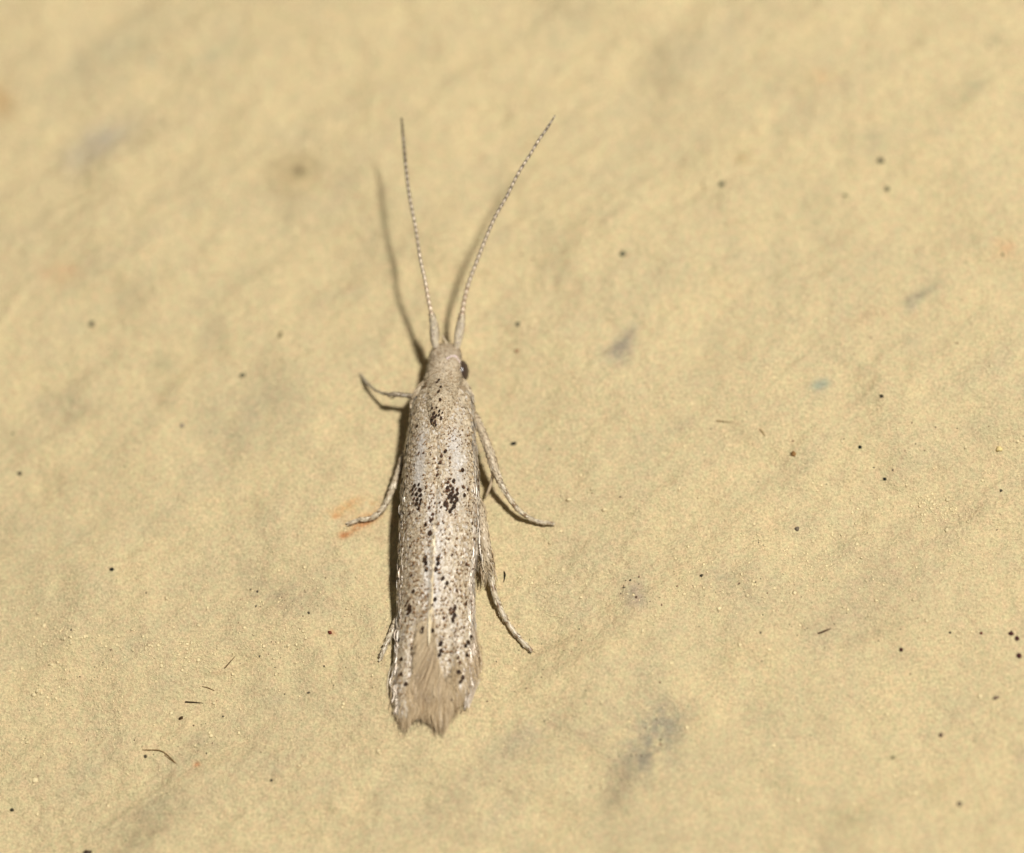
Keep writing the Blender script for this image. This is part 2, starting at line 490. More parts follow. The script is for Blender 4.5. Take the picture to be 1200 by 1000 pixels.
DK = srgb(62, 58, 44); GG = srgb(100, 98, 76); RD = srgb(74, 44, 40); BR = srgb(120, 92, 60); FA = srgb(158, 148, 112); BK = srgb(40, 42, 34)
G = 'dark specks stuck to the wall'
S = [
    (730, 300, 4.4, 4.4, 0, GG, 'dark round speck standing alone level with the middle of the right antenna'),
    (846, 218, 4.2, 4.0, 0, GG, 'blurred grey speck in the upper right, left of the pair of specks'),
    (1032, 187, 4.6, 4.2, 0, GG, 'larger blurred grey speck, upper of the pair in the upper right'),
    (1040, 220, 3.4, 3.2, 0, GG, 'smaller blurred speck just below the larger one in the upper right'),
    (991, 228, 3.4, 2.8, 0, FA, 'faint blurred speck lower left of the pair in the upper right'),
    (1175, 300, 2.3, 2.3, 0, FA, 'small speck in a pinkish patch near the upper right edge'),
    (607, 381, 3.2, 3.4, 0, GG, 'dark round speck just right of the antenna bases'),
    (606, 412, 3.0, 2.4, 0, srgb(164, 124, 92), 'faint reddish speck right of the moth head'),
    (107, 378, 4.2, 4.0, 0, GG, 'blurred round grey speck far left of the antennae'),
    (329, 394, 2.6, 5.2, -20, srgb(120, 108, 78), 'elongated brownish speck left of the antenna bases'),
    (284, 440, 3.3, 3.2, 0, GG, 'round grey speck left of the moth head'),
    (213, 498, 2.6, 2.6, 0, srgb(120, 110, 104), 'purplish grey speck left of the moth shoulders'),
    (22, 553, 3.0, 2.8, 0, DK, 'dark round speck near the left edge at mid height'),
    (132, 669, 3.0, 2.6, 0, BK, 'greenish black speck in the left part, level with the middle of the wings'),
    (1033, 467, 3.0, 2.4, -20, DK, 'dark speck on the right, topmost of three in a loose row'),
    (1008, 525, 2.6, 2.2, 0, BK, 'small black speck on the right, middle of three in a loose row'),
    (1037, 561, 2.6, 2.0, 0, BK, 'small black angular speck on the right, lowest of three in a loose row'),
    (934, 620, 3.2, 3.0, 20, srgb(112, 100, 84), 'grey angular crumb in the grainy paint right of the moth'),
    (1185, 742, 3.4, 3.4, 0, RD, 'dark reddish speck at the right edge, upper left of a cluster of three'),
    (1192, 748, 3.0, 3.0, 0, RD, 'dark reddish speck touching the upper one in the right edge cluster'),
    (1194, 769, 3.6, 3.4, 0, RD, 'dark reddish speck at the right edge, lowest of the cluster of three'),
    (1150, 742, 2.0, 1.9, 0, srgb(100, 44, 34), 'tiny red brown speck left of the right edge cluster'),
    (1056, 762, 2.6, 2.5, 0, RD, 'small dark reddish dot alone in the lower right'),
    (1103, 860, 2.8, 2.6, 0, srgb(100, 84, 70), 'soft brown grey dot in the lower right corner area, above two fainter ones'),
    (1047, 886, 2.8, 2.4, 0, FA, 'faint brownish dot in the lower right, lower left of the soft brown one'),
    (1125, 942, 3.6, 3.4, 0, srgb(118, 104, 84), 'blurred grey brown speck nearest the bottom right corner'),
    (1167, 818, 4.5, 2.2, 18, srgb(120, 100, 84), 'faint elongated smudge of dirt below the right edge cluster'),
    (102, 998, 5.6, 3.2, 0, srgb(80, 68, 56), 'dark crumb cut by the bottom edge at the left'),
    (318, 915, 2.2, 1.9, 0, DK, 'small dark dot at the lower left of the wing tips'),
    (13, 948, 2.5, 2.4, 0, DK, 'dark dot near the bottom left corner'),
    (211, 840, 3.4, 1.9, 30, srgb(70, 52, 30), 'brown oval pellet just below the dark bristle'),
    (387, 742, 2.8, 2.4, -30, srgb(110, 56, 40), 'red brown crumb left of the wings'),
    (822, 677, 2.2, 1.8, 20, DK, 'tiny dark dot in the grainy patch right of the hind leg'),
    (930, 532, 3.2, 4.6, 15, srgb(140, 104, 62), 'light brown seed shaped fleck on the right half'),
    (1171, 526, 4.4, 3.4, 0, srgb(224, 200, 138), 'pale yellow grain of plaster near the right edge'),
]
for (px, py, rx, ry, an, cc, lab) in S:
    nm = 'speck'
    if 'pale yellow' in lab: nm = 'grain'
    elif 'seed shaped' in lab: nm = 'fleck'
    elif 'crumb' in lab: nm = 'crumb'
    speck(px, py, rx * .84, ry * .84, an, cc, lab, name=nm, group=G if nm == 'speck' else None, cat=nm)
speck(601, 518, 3.2, 2.4, 10, BK, 'greenish black double crumb beside the middle right leg', name='crumb', group=None,
      lobes=[(0, 0, 1), (-7.5, -6.5, .62), (-4.5, -4.2, .42), (-9.5, -9, .4)], cat='crumb')


def tube(path, radii, seg=8, closed_ends=True, flat=1.0):
    """path in wall coords (n,3), radii in units"""
    path = np.asarray(path, float); n = len(path)
    tg = np.gradient(path, axis=0); tg /= np.linalg.norm(tg, axis=1)[:, None]
    up = np.array([0, 0, 1.0])
    V = []
    for i in range(n):
        s_ = np.cross(tg[i], up); s_ /= (np.linalg.norm(s_) + 1e-9)
        q = np.cross(s_, tg[i])
        for k in range(seg):
            a_ = 2 * PI * k / seg
            V.append(path[i] + radii[i] * (math.cos(a_) * s_ + math.sin(a_) * q * flat))
    F = []
    for i in range(n - 1):
        for k in range(seg):
            a_, b_ = i * seg + k, i * seg + (k + 1) % seg
            F.append((a_, a_ + seg, b_ + seg, b_))
    if closed_ends:
        V.append(path[0] - tg[0] * radii[0] * .6); V.append(path[-1] + tg[-1] * radii[-1] * .6)
        c0, c1 = len(V) - 2, len(V) - 1
        for k in range(seg):
            F.append((c0, k, (k + 1) % seg)); F.append((c1, (n - 1) * seg + (k + 1) % seg, (n - 1) * seg + k))
    return np.array(V), F


def resample(pts, n):
    """pts rows of (px, py, h, r_px); returns smooth arrays"""
    p = np.array(pts, float)
    s_ = np.concatenate([[0], np.cumsum(np.linalg.norm(np.diff(p[:, :2], axis=0), axis=1))])
    u = np.linspace(0, s_[-1], n)
    out = [sm_interp(u, np.stack([s_, p[:, k]], -1)) for k in range(p.shape[1])]
    return np.stack(out, -1), u


def bristle(pts, colr, label, name='bristle', extra=None):
    r, u = resample(pts, 12)
    L3 = at(r[:, 0], r[:, 1], 0); z = hat(L3[:, 0], L3[:, 1])
    L3[:, 2] = z + r[:, 2]
    c = L3[len(L3) // 2].copy()
    V, F = tube(L3 - c, r[:, 3] / 135, 6)
    if extra:
        r2, _ = resample(extra, 8)
        K = at(r2[:, 0], r2[:, 1], 0); K[:, 2] = hat(K[:, 0], K[:, 1]) + r2[:, 2]
        V2, F2 = tube(K - c, r2[:, 3] / 135, 6)
        F = F + [tuple(i + len(V) for i in f) for f in F2]; V = np.concatenate([V, V2])
    o = mesh_obj(name, V, F, M_DIRT, None, np.ones((len(V), 3)) * colr)
    top(o, c, label, name if name != 'plant_fibre' else 'fibre')
    return o


bristle([(216, 820.5, .012, 1.3), (226, 821, .012, 1.0), (237, 822, .01, .35)], srgb(60, 46, 28), 'dark pointed bristle lying level on the wall in the lower left')
bristle([(236, 803, .01, .45), (243, 804.5, .012, .7), (250, 807.5, .01, .4)], srgb(120, 96, 60), 'thin brown bristle just above the dark one in the lower left')
bristle([(263, 782.5, .01, 1.0), (269, 776, .012, .8), (276, 768, .01, .3)], srgb(100, 78, 50), 'short bristle slanting up to the right, uppermost in the lower left')
bristle([(166, 878, .01, .4), (176, 878, .02, .8), (188, 879, .02, .8), (197, 885, .02, .6), (206, 894, .01, .35)], srgb(140, 110, 70),
        'long bent brown bristle with a forked end, lowest in the lower left', extra=[(192, 884, .012, .4), (199, 889, .012, .5), (204, 893, .01, .3)])
bristle([(840, 493, .01, .9), (848, 494, .012, .7), (857, 494.5, .01, .35)], srgb(150, 124, 84), 'thin tan fibre lying level right of the moth', name='plant_fibre')
bristle([(890, 503, .01, .5), (893, 507, .012, .8), (896.5, 511.5, .01, .4)], srgb(160, 132, 84), 'short tan fibre slanting down beside the brown fleck', name='plant_fibre')
bristle([(958, 744.5, .01, .9), (963, 743, .016, 1.4), (968, 741, .018, 1.2), (974, 738.5, .01, .5)], srgb(92, 70, 52), 'dark brown curved fibre in the grainy band at the lower right', name='plant_fibre')
bristle([(590.3, 668, .014, .5), (591.2, 672, .016, 1.7), (590.8, 676, .014, 1.1), (590, 681.5, .01, .4)], srgb(38, 30, 20), 'black teardrop shaped splinter beside the right hind leg', name='splinter')

# ------------------------------------------------------------------ THE MOTH
moth = bpy.data.objects.new('moth', None); C.objects.link(moth)
mc = at(512, 620, 0)
top(moth, (0, 0, 0), 'slender pale speckled micro moth resting head up on the wall', 'moth')
moth.empty_display_size = .2
# origin at the base of the moth; children use wall coords minus this origin
ORG = np.array([mc[0], mc[1], 0.0])
moth.location = RX @ Vector(ORG)


def part(name, V, F, mat, parent=None, colr=None, smooth=True):
    return mesh_obj(name, np.asarray(V) - ORG, F, mat, parent or moth, colr, smooth)


# outline of the closed wings (photograph px) and dorsal heights (units)
LEFT = [(440, 499), (455, 491), (468, 484), (485, 481), (500, 479), (520, 476), (560, 471.5), (600, 468.5), (640, 467), (680, 466), (720, 465), (760, 463), (790, 460.5), (810, 461), (830, 464), (852, 469)]
RIGHT = [(440, 543), (450, 546), (462, 553), (480, 556), (500, 557), (520, 558), (560, 561), (600, 562), (640, 560), (680, 556.5), (720, 556.5), (760, 558.5), (790, 559), (805, 557), (830, 550), (852, 540)]
MIDL = [(440, 515), (480, 513), (510, 511.5), (560, 511), (600, 509.5), (640, 507.8), (700, 505), (740, 503), (852, 501)]
HC = [(440, .68), (470, .76), (500, .79), (540, .78), (600, .73), (660, .64), (720, .52), (760, .43), (800, .33), (852, .17)]
HE = [(440, .42), (470, .40), (520, .34), (600, .27), (700, .19), (800, .10), (852, .07)]
INL = [(440, 0), (720, 0), (740, .02), (780, .34), (820, .62), (852, .80)]      # how far the inner margin has left the midline (u)
INR = [(440, 0), (720, 0), (740, .04), (780, .26), (820, .50), (852, .85)]


def dip(y, u):
    return 0.07 * np.clip((y - 725) / 70, 0, 1) * np.exp(-(np.abs(u) / .42) ** 2)


def wing_pt(py, u, side, lift=0.0):
    """u = 0 at the midline, 1 at the outer edge"""
    py = np.asarray(py, float); u = np.asarray(u, float)
    m_ = sm_interp(py, MIDL); e = sm_interp(py, LEFT if side < 0 else RIGHT)
    x = m_ + (e - m_) * u
    hc = sm_interp(py, HC); he = sm_interp(py, HE)
    prof = np.sqrt(np.clip(1 - np.abs(u) ** 2.3, 0, 1))
    h = he + (hc - he) * prof
    # gentle pinch along the seam, dorsal margins raised a little further back
    h = h - 0.025 * np.exp(-(u / .07) ** 2) * (py < 612) + 0.020 * np.exp(-(u / .05) ** 2) * np.clip((py - 612) / 10, 0, 1) * np.clip((735 - py) / 20, 0, 1)
    h = h - 0.05 * np.exp(-((u - .42) / .16) ** 2) * np.clip((py - 700) / 60, 0, 1)
    h = h - dip(py, u)
    return at(x, py, h + lift)


SPOTS = [(516, 445, 1.7), (514.5, 448, 1.7), (517.5, 453.5, 1.8), (515.6, 458.5, 1.9), (516, 468, 1.9), (541.5, 456, 1.8), (542, 491.6, 1.5), (490, 500, 1.9),
         (522, 529, 2.0), (492, 531, 1.3), (518, 534, 1.6), (527.5, 537, 1.6), (517, 541.6, 1.8), (541.5, 551, 2.3), (513.5, 557, 1.8), (531.7, 563.3, 2.2), (524.5, 565.4, 1.8), (478.5, 558, 1.7),
         (542.7, 571, 1.8), (547.6, 573.5, 1.6), (543.6, 580, 2.1), (559, 563, 1.7), (559, 570, 1.5), (558, 580.5, 1.8), (503.7, 595, 1.8), (506.5, 603, 1.8), (505, 610, 2.1), (499.5, 614.4, 2.3), (506.5, 608, 1.7),
         (503.7, 624.4, 3.1), (482, 640, 1.8), (472, 640, 1.6), (498.8, 653, 2.5), (499, 656, 2.5), (499.8, 660, 2.3), (500, 667, 2.6), (514.3, 653.6, 2.7), (513.8, 660, 2.4), (510.5, 667.2, 2.6),
         (519, 677.7, 2.2), (523.8, 683, 1.9), (485.5, 692.8, 1.9), (510, 702, 2.3), (483.4, 674, 1.6), (545.7, 661, 1.8), (529.6, 650, 1.3), (507, 709, 1.5), (535, 691.5, 1.4), (522, 688, 1.3),
         (520.5, 724, 1.8), (494.6, 739.5, 3.2), (496.5, 735.5, 2.2), (506.8, 738.8, 2.4), (516.3, 753.6, 2.6), (550.6, 704, 1.8), (545.7, 708, 2.0), (468.7, 749.5, 2.2), (551, 746, 2.0), (548.5, 752, 2.5), (545, 756.6, 2.2),
         (516.3, 762, 2.0), (515.5, 767, 2.2), (482.5, 766, 2.0), (547, 767, 2.2), (471.3, 772, 2.0), (471.3, 790, 2.0), (476.2, 801.4, 2.4), (524, 798, 2.9), (524, 793.5, 1.9), (525, 809.5, 2.8), (529.4, 820, 2.2),
         (537.6, 787.4, 2.2), (542.5, 793, 2.4), (540, 798.6, 2.0), (488, 757, 1.8), (482.5, 759.4, 1.9), (497, 531, 1.1), (487, 545, 1.1), (500, 572, 1.2), (481, 602, 1.6), (516, 589, 1.3), (517, 594, 1.3),
         (553, 613, 1.5), (555, 632, 1.7), (510, 590, 1.1), (539, 776, 1.6), (537, 770, 1.4), (543, 735, 1.5), (470, 724, 1.5), (477, 622, 1.2), (493, 604, 1.1)]
# big spots: clusters of dark scales
for (x, y, r) in [(487, 569, 1.9), (491.5, 568, 1.9), (485, 574, 2), (488.5, 573, 1.6), (493, 574.5, 2.2), (484.6, 579.5, 2), (489, 579, 2.1), (493.6, 580.5, 2.2), (486.5, 584.5, 1.8), (490.3, 585, 2.1), (494, 586, 1.9),
                  (489, 590.5, 2.2), (492.7, 590.5, 2.2), (491.5, 596, 2.1), (485.7, 589, 1.2),
                  (524.5, 571.5, 2.1), (528.5, 569.5, 1.8), (530, 573, 2), (535, 573.5, 1.8), (523.8, 575.5, 1.8), (535.6, 578, 1.9), (533, 581, 2.1), (528.5, 579.5, 2.6), (526, 582.5, 2.2), (530, 584, 2.3),
                  (535, 585.5, 2.4), (532.5, 589, 2.2), (528.5, 588, 2), (522.5, 589.5, 3.0), (524.3, 593, 1.8), (532, 593, 2.2), (530, 596, 1.9), (524, 597, 1.4), (527.6, 599, 2.2), (527, 574.5, 1.3), (531, 577, 1.4),
                  (479, 705, 1.5), (476.5, 709, 1.5), (482, 711, 2), (479.5, 713.5, 2.3), (482, 716, 2.2), (479, 718.5, 2.2), (480.5, 709, 1.5),
                  (533.5, 711, 1.9), (532, 714, 2), (528, 713.5, 1.8), (531, 716.5, 1.8), (532.5, 720.5, 2.3), (529, 719, 1.4), (531.5, 724, 2.3), (531, 727, 1.9),
                  (508, 478, 1.5), (512, 478, 1.3), (506.5, 484, 1.8), (510, 483.5, 1.8), (515, 481.5, 1.5), (509, 488, 2.2), (512.5, 487, 1.9), (515.5, 489.5, 1.8), (507.5, 493, 1.7), (511, 493.5, 1.9), (514.5, 486, 1.5), (511.5, 498, 1.3), (517.5, 484, 1.2)]:
    SPOTS.append((x, y, r))
SPOTS = np.array(SPOTS)

PALE = srgb_m(214, 200, 178); WHITE = srgb_m(220, 213, 206); BLUE = srgb_m(214, 211, 214); TAN = srgb(170, 142, 106); BRN = srgb(130, 98, 68); DARK = srgb(54, 38, 27)
CREAM = srgb(214, 200, 172)


def scales(pos, dirv, nrm, W, Ln, c_base, c_tip, lift0=0.004, lift1=0.010, jitter=0.16, roll=0.22):
    """tapering spade-shaped scales; arrays of n"""
    n = len(pos)
    side = np.cross(dirv, nrm); side /= np.linalg.norm(side, axis=1)[:, None]
    an = rng.normal(0, jitter, n)[:, None]
    dv = dirv * np.cos(an) + side * np.sin(an); sd = side * np.cos(an) - dirv * np.sin(an)
    rl = rng.normal(0, roll, n)[:, None]
    sd2 = sd * np.cos(rl) + nrm * np.sin(rl)
    W = W[:, None]; Ln = Ln[:, None]
    lf0 = lift0 + rng.uniform(0, 0.003, (n, 1)); lf1 = lift1 + rng.uniform(0, .006, (n, 1))
    rows = [(0, .30, 0), (.35, .92, .45), (.75, 1.0, .85), (1.0, .55, 1.0)]
    V = []
    for (t_, ww, lf) in rows:
        mid_ = pos + dv * Ln * t_ + nrm * (lf0 + (lf1 - lf0) * lf)
        V.append(mid_ - sd2 * W * ww * .5); V.append(mid_ + sd2 * W * ww * .5)
    V = np.stack(V, 1).reshape(-1, 3)
    f = np.array([(0, 1, 3, 2), (2, 3, 5, 4), (4, 5, 7, 6)])
    F = (f[None] + (np.arange(n) * 8)[:, None, None]).reshape(-1, 4)
    cb = c_base[:, None, :].repeat(4, 1); ct = c_tip[:, None, :].repeat(4, 1)
    Cc = np.concatenate([cb, .45 * cb[:, :2] + .55 * ct[:, :2], ct[:, :2]], 1).reshape(-1, 3)
    return V, F, Cc


def wing_end(u, side):
    if side < 0: return np.interp(u, [0, .35, .6, .85, 1], [806, 812, 822, 830, 818])
    return np.interp(u, [0, .3, .6, .85, 1], [806, 818, 811, 792, 778])


def surf_pt(x, y, lift):
    m_ = sm_interp(y, MIDL); le = sm_interp(y, LEFT); re_ = sm_interp(y, RIGHT)
    u = np.where(x < m_, (m_ - x) / (m_ - le), (x - m_) / (re_ - m_))
    h = sm_interp(y, HE) + (sm_interp(y, HC) - sm_interp(y, HE)) * np.sqrt(np.clip(1 - np.clip(u, 0, 1) ** 2.3, 0, 1))
    h = h - dip(y, u)
    return at(x, y, np.maximum(h + lift, .03))


def make_wing(side):
    ys = np.linspace(452, 838, 74); us = np.linspace(0, 1, 17)
    inn = np.full(74, -0.03 if side < 0 else 0.0)   # the left wing laps a hair over the right one
    U = inn[:, None] + (1 - inn[:, None]) * us[None]
    Y = ys[:, None].repeat(17, 1)
    # rounded apex
    yend = wing_end(us, side)
    Y = Y - np.clip((ys - 720) / 118, 0, 1)[:, None] * (838 - yend)[None]
    Ptop = wing_pt(Y, np.abs(U) * np.sign(U + 1e-9), side, 0.008 if side < 0 else 0.0)
    Pbot = wing_pt(Y, U, side, -0.03)
    Pbot[:, -1] = wing_pt(Y[:, -1], np.full(74, 1.0), side, -0.012)
    V = np.concatenate([Ptop.reshape(-1, 3), Pbot.reshape(-1, 3)])
    n0 = 74 * 17
    F = []
    I = np.arange(n0).reshape(74, 17)
    for i in range(73):
        for j in range(16):
            a_, b_, c_, e_ = I[i, j], I[i, j + 1], I[i + 1, j + 1], I[i + 1, j]
            F.append((a_, e_, c_, b_) if side > 0 else (a_, b_, c_, e_))
            F.append((n0 + a_, n0 + b_, n0 + c_, n0 + e_) if side > 0 else (n0 + a_, n0 + e_, n0 + c_, n0 + b_))
        for j in (0, 16):
            F.append((I[i, j], I[i + 1, j], n0 + I[i + 1, j], n0 + I[i, j]))
    for i in (0, 73):
        for j in range(16):
            F.append((I[i, j], I[i, j + 1], n0 + I[i, j + 1], n0 + I[i, j]))
    colr = np.ones((len(V), 3)) * srgb(162, 142, 116)
    wing = part('forewing', V, F, M_SKIN, None, colr)

    # ---- scales: rows across the wing, jittered, denser than one can count
    n = 7600
    py = 456 + (835 - 456) * rng.random(n) ** 0.97
    inn = interp(py, INL if side < 0 else INR)
    u = np.abs(inn) + (1.0 - np.abs(inn)) * rng.random(n)
    keep = (py < wing_end(u, side) + rng.normal(0, 4, n)) & (u > inn * rng.uniform(.7, 1.15, n)); py = py[keep]; u = u[keep]; n = len(py)
    # regular cross rows with a wobble
    row = 4.2
    py = (np.round(py / row) * row + rng.normal(0, 1.1, n) + 1.2 * np.sin(u * 9))
    o = np.argsort(-py); py = py[o]; u = u[o]
    lift = 0.008 if side < 0 else 0.0
    p0 = wing_pt(py, u, side, lift)
    p1 = wing_pt(py + 3, u, side, lift)
    p2 = wing_pt(py, np.clip(u + .02, 0, 1.02), side, lift) - wing_pt(py, np.clip(u - .02, 0, 1), side, lift)
    dv = p1 - p0; dv /= np.linalg.norm(dv, axis=1)[:, None]
    nr = np.cross(p2, dv) * side; nr /= np.linalg.norm(nr, axis=1)[:, None]
    nr = np.where(nr[:, 2:3] < 0, -nr, nr)
    xs = sm_interp(py, MIDL) + (sm_interp(py, LEFT if side < 0 else RIGHT) - sm_interp(py, MIDL)) * u
    # colour field
    streak = np.exp(-((u - .45 - .05 * np.sin(py / 40)) / .17) ** 2) * np.clip((py - 490) / 20, 0, 1) * np.clip((600 - py) / 40, 0, 1)
    streak += 0.75 * np.exp(-((u - .12) / .10) ** 2) * np.clip((py - 560) / 20, 0, 1) * np.clip((740 - py) / 50, 0, 1)
    streak += .22 * vnoise(xs / 7, py / 24, 301 + (side > 0))
    streak = np.clip(streak, 0, 1)
    rr = rng.random(n)
    cb = PALE[None] * rng.uniform(.80, 1.10, (n, 1))
    cb = np.where((rr < .16)[:, None], WHITE[None] * rng.uniform(.88, 1.06, (n, 1)), cb)
    cb = cb * (1 - streak[:, None] * .65) + BLUE[None] * rng.uniform(.85, 1.08, (n, 1)) * streak[:, None] * .65
    ct = cb.copy()
    r2 = rng.random(n)
    ptan = .46 - .40 * streak + .12 * vnoise(xs / 5, py / 9, 311)
    tipmask = r2 < ptan
    ct[tipmask] = TAN * rng.uniform(.75, 1.1, (tipmask.sum(), 1))
    bm = r2 < ptan * .22
    ct[bm] = BRN * rng.uniform(.65, 1.05, (bm.sum(), 1))
    em = (u > .87)
    cb[em] = WHITE * rng.uniform(.6, 1.05, (em.sum(), 1)); k = em & (rng.random(n) < .5); ct[k] = cb[k]  # outer edge scales whitened, the glints there partly put into their colour
    wv = rng.uniform(.026, .040, n); ln = rng.uniform(.050, .074, n)
    far = py > 770
    ln = np.where(far, ln * 1.35, ln); wv = np.where(far | em, wv * .72, wv); ln = np.where(em, ln * 1.3, ln)
    V, F, cc = scales(p0, dv, nr, wv, ln, cb, ct, roll=.18)
    for nm_, mk, mt in (('scales', ~em, M_SCALE), ('edge_scales', em, M_SILVER)):
        kk = np.where(mk)[0]; vi = (kk[:, None] * 8 + np.arange(8)).ravel()
        f3 = (np.array([(0, 1, 3, 2), (2, 3, 5, 4), (4, 5, 7, 6)])[None] + (np.arange(len(kk)) * 8)[:, None, None]).reshape(-1, 4)
        s = part(nm_, V[vi], f3, mt, wing, cc[vi]); s['kind'] = 'stuff'
    # ---- small brown dots, in loose cross rows
    nd = 620
    yd = 500 + 325 * rng.random(nd); yd = np.round(yd / 4.6) * 4.6 + rng.normal(0, .9, nd)
    ud = rng.random(nd); ind = interp(yd, INL if side < 0 else INR)
    xd = sm_interp(yd, MIDL) + (sm_interp(yd, LEFT if side < 0 else RIGHT) - sm_interp(yd, MIDL)) * ud
    st = np.exp(-((ud - .45 - .05 * np.sin(yd / 40)) / .15) ** 2) * (yd < 600)
    kd = (ud > ind + .04) & (ud < .93) & (yd < wing_end(ud, side) - 6) & (rng.random(nd) > st * .8) & (vnoise(xd / 9, yd / 16, 321) > -.45)
    dots = np.stack([xd, yd, rng.uniform(.5, 1.1, nd)], -1)[kd]
    V, F, cc = spot_scales(dots, side)
    cc = np.repeat(np.where(rng.random((len(dots) * 2, 1)) < .5, srgb(136, 102, 72), srgb(158, 126, 92)) * rng.uniform(.8, 1.15, (len(dots) * 2, 1)), 8, axis=0)
    s = part('brown_dots', V, F, M_SPOT, wing, cc); s['kind'] = 'stuff'
    # ---- dark spot scales
    mid = sm_interp(SPOTS[:, 1], MIDL)
    sel = SPOTS[(SPOTS[:, 0] < mid) if side < 0 else (SPOTS[:, 0] >= mid)]
    sel = sel[sel[:, 1] > 499]
    V, F, cc = spot_scales(sel, side)
    s = part('dark_spots', V, F, M_SPOT, wing, cc); s['kind'] = 'stuff'
    return wing


def spot_scales(sel, side):
    ed = sm_interp(sel[:, 1], LEFT if side < 0 else RIGHT); mm = sm_interp(sel[:, 1], MIDL)
    u = np.clip((sel[:, 0] - mm) / (ed - mm), 0, .97)
    py = sel[:, 1] - sel[:, 2] * 1.0
    p0 = wing_pt(py, u, side, .022); p1 = wing_pt(py + 3, u, side, .022)
    p2 = wing_pt(py, u + .02, side, 0) - wing_pt(py, u - .02, side, 0)
    dv = p1 - p0; dv /= np.linalg.norm(dv, axis=1)[:, None]
    nr = np.cross(p2, dv); nr /= np.linalg.norm(nr, axis=1)[:, None]; nr = np.where(nr[:, 2:3] < 0, -nr, nr)
    r = sel[:, 2]
    V, F, cc = [], [], []
    n0 = 0
    for q in range(2):
        cb = DARK[None] * rng.uniform(.7, 1.5, (len(sel), 1)) + (r < 1.9)[:, None] * srgb(92, 60, 42) * .5
        v, f, c_ = scales(p0 + nr * .006 * q + rng.normal(0, .003, p0.shape), dv, nr, r * 1.65 / 100, r * (2.15 - .3 * q) / 100, cb, cb, .004, .012, .10, .12)
        V.append(v); F.append(f + n0); cc.append(c_); n0 += len(v)
    return np.concatenate(V), np.concatenate(F), np.concatenate(cc)


# ---- body: one continuous mesh (head, thorax, abdomen)
YB = [(402, 2), (404, 9.5), (408, 14), (414, 17), (424, 18.6), (436, 19.8), (444, 22), (452, 22.5), (462, 22.3), (474, 21.0), (478, 19.5), (486, 16.5), (494, 11.5), (501, 6), (508, 3.5), (522, 13), (600, 24), (700, 22), (780, 15), (812, 4)]
XB = [(402, 523), (408, 522.5), (424, 521.5), (444, 519.5), (462, 517.5), (484, 514.5), (502, 512), (600, 510), (700, 508), (812, 506)]
HB = [(402, .42), (405, .50), (410, .56), (418, .615), (430, .645), (446, .705), (460, .80), (478, .855), (490, .855), (499, .835), (508, .76), (520, .62), (540, .58), (600, .50), (700, .38), (780, .25), (812, .16)]
LB = [(402, .40), (405, .32), (410, .26), (420, .20), (440, .14), (470, .10), (520, .12), (700, .10), (812, .12)]


def body_pt(py, th, lift=0.0):
    w_ = sm_interp(py, YB); x0 = sm_interp(py, XB); hi = sm_interp(py, HB); lo = sm_interp(py, LB)
    c = (hi + lo) / 2; hh = (hi - lo) / 2
    cx = np.sign(np.cos(th)) * np.abs(np.cos(th)) ** .86
    sz = np.sign(np.sin(th)) * np.abs(np.sin(th)) ** .86
    return at(x0 + w_ * cx * (1 + lift / .25), py, c + (hh + lift) * sz)


ys = np.concatenate([[402, 403, 404.5, 407], np.linspace(410, 520, 40), np.linspace(528, 812, 30)])
NS = 28
V = np.concatenate([body_pt(np.full(NS, y), np.linspace(0, 2 * PI, NS, endpoint=False)) for y in ys])
F = []
for i in range(len(ys) - 1):
    for k in range(NS):
        a_, b_ = i * NS + k, i * NS + (k + 1) % NS
        F.append((a_, b_, b_ + NS, a_ + NS))
F.append(tuple(range(NS))); F.append(tuple(reversed(range((len(ys) - 1) * NS, len(ys) * NS))))
body = part('body', V, F, M_SKIN, None, np.ones((len(V), 3)) * srgb(186, 170, 146))

n = 5200
py = rng.uniform(403, 503, n); py = np.where(rng.random(n) < .12, rng.uniform(403, 418, n), py)
th = rng.uniform(-.15, PI + .15, n)
o = np.argsort(-py); py = py[o]; th = th[o]
p0 = body_pt(py, th); p1 = body_pt(py + 2.5, th)
p2 = body_pt(py, th + .05) - body_pt(py, th - .05)
dv = p1 - p0; dv /= np.linalg.norm(dv, axis=1)[:, None]
nr = np.cross(p2, dv); nr /= np.linalg.norm(nr, axis=1)[:, None]
cen = at(sm_interp(py, XB), py, .35); nr = np.where(((p0 - cen) * nr).sum(1)[:, None] < 0, -nr, nr)
cb = PALE[None] * rng.uniform(.82, 1.08, (n, 1))
hd = np.clip((446 - py) / 20, 0, 1)[:, None]
cb = cb * (1 - hd * .55) + srgb(208, 190, 164) * hd * .55 * rng.uniform(.85, 1.1, (n, 1))
ct = cb.copy(); k = rng.random(n) < np.where(py < 440, .22, .42); ct[k] = TAN * rng.uniform(.7, 1.05, (k.sum(), 1))
k = rng.random(n) < .10; ct[k] = BRN * rng.uniform(.7, 1.05, (k.sum(), 1))
V, F, cc = scales(p0, dv, nr, rng.uniform(.020, .032, n), rng.uniform(.04, .06, n), cb, ct, .003, .009, roll=.16, jitter=.2)
V = list(V); s1_ = (np.array(V), F, cc)
s = part('scales', s1_[0], s1_[1], M_SCALE, body, s1_[2]); s['kind'] = 'stuff'
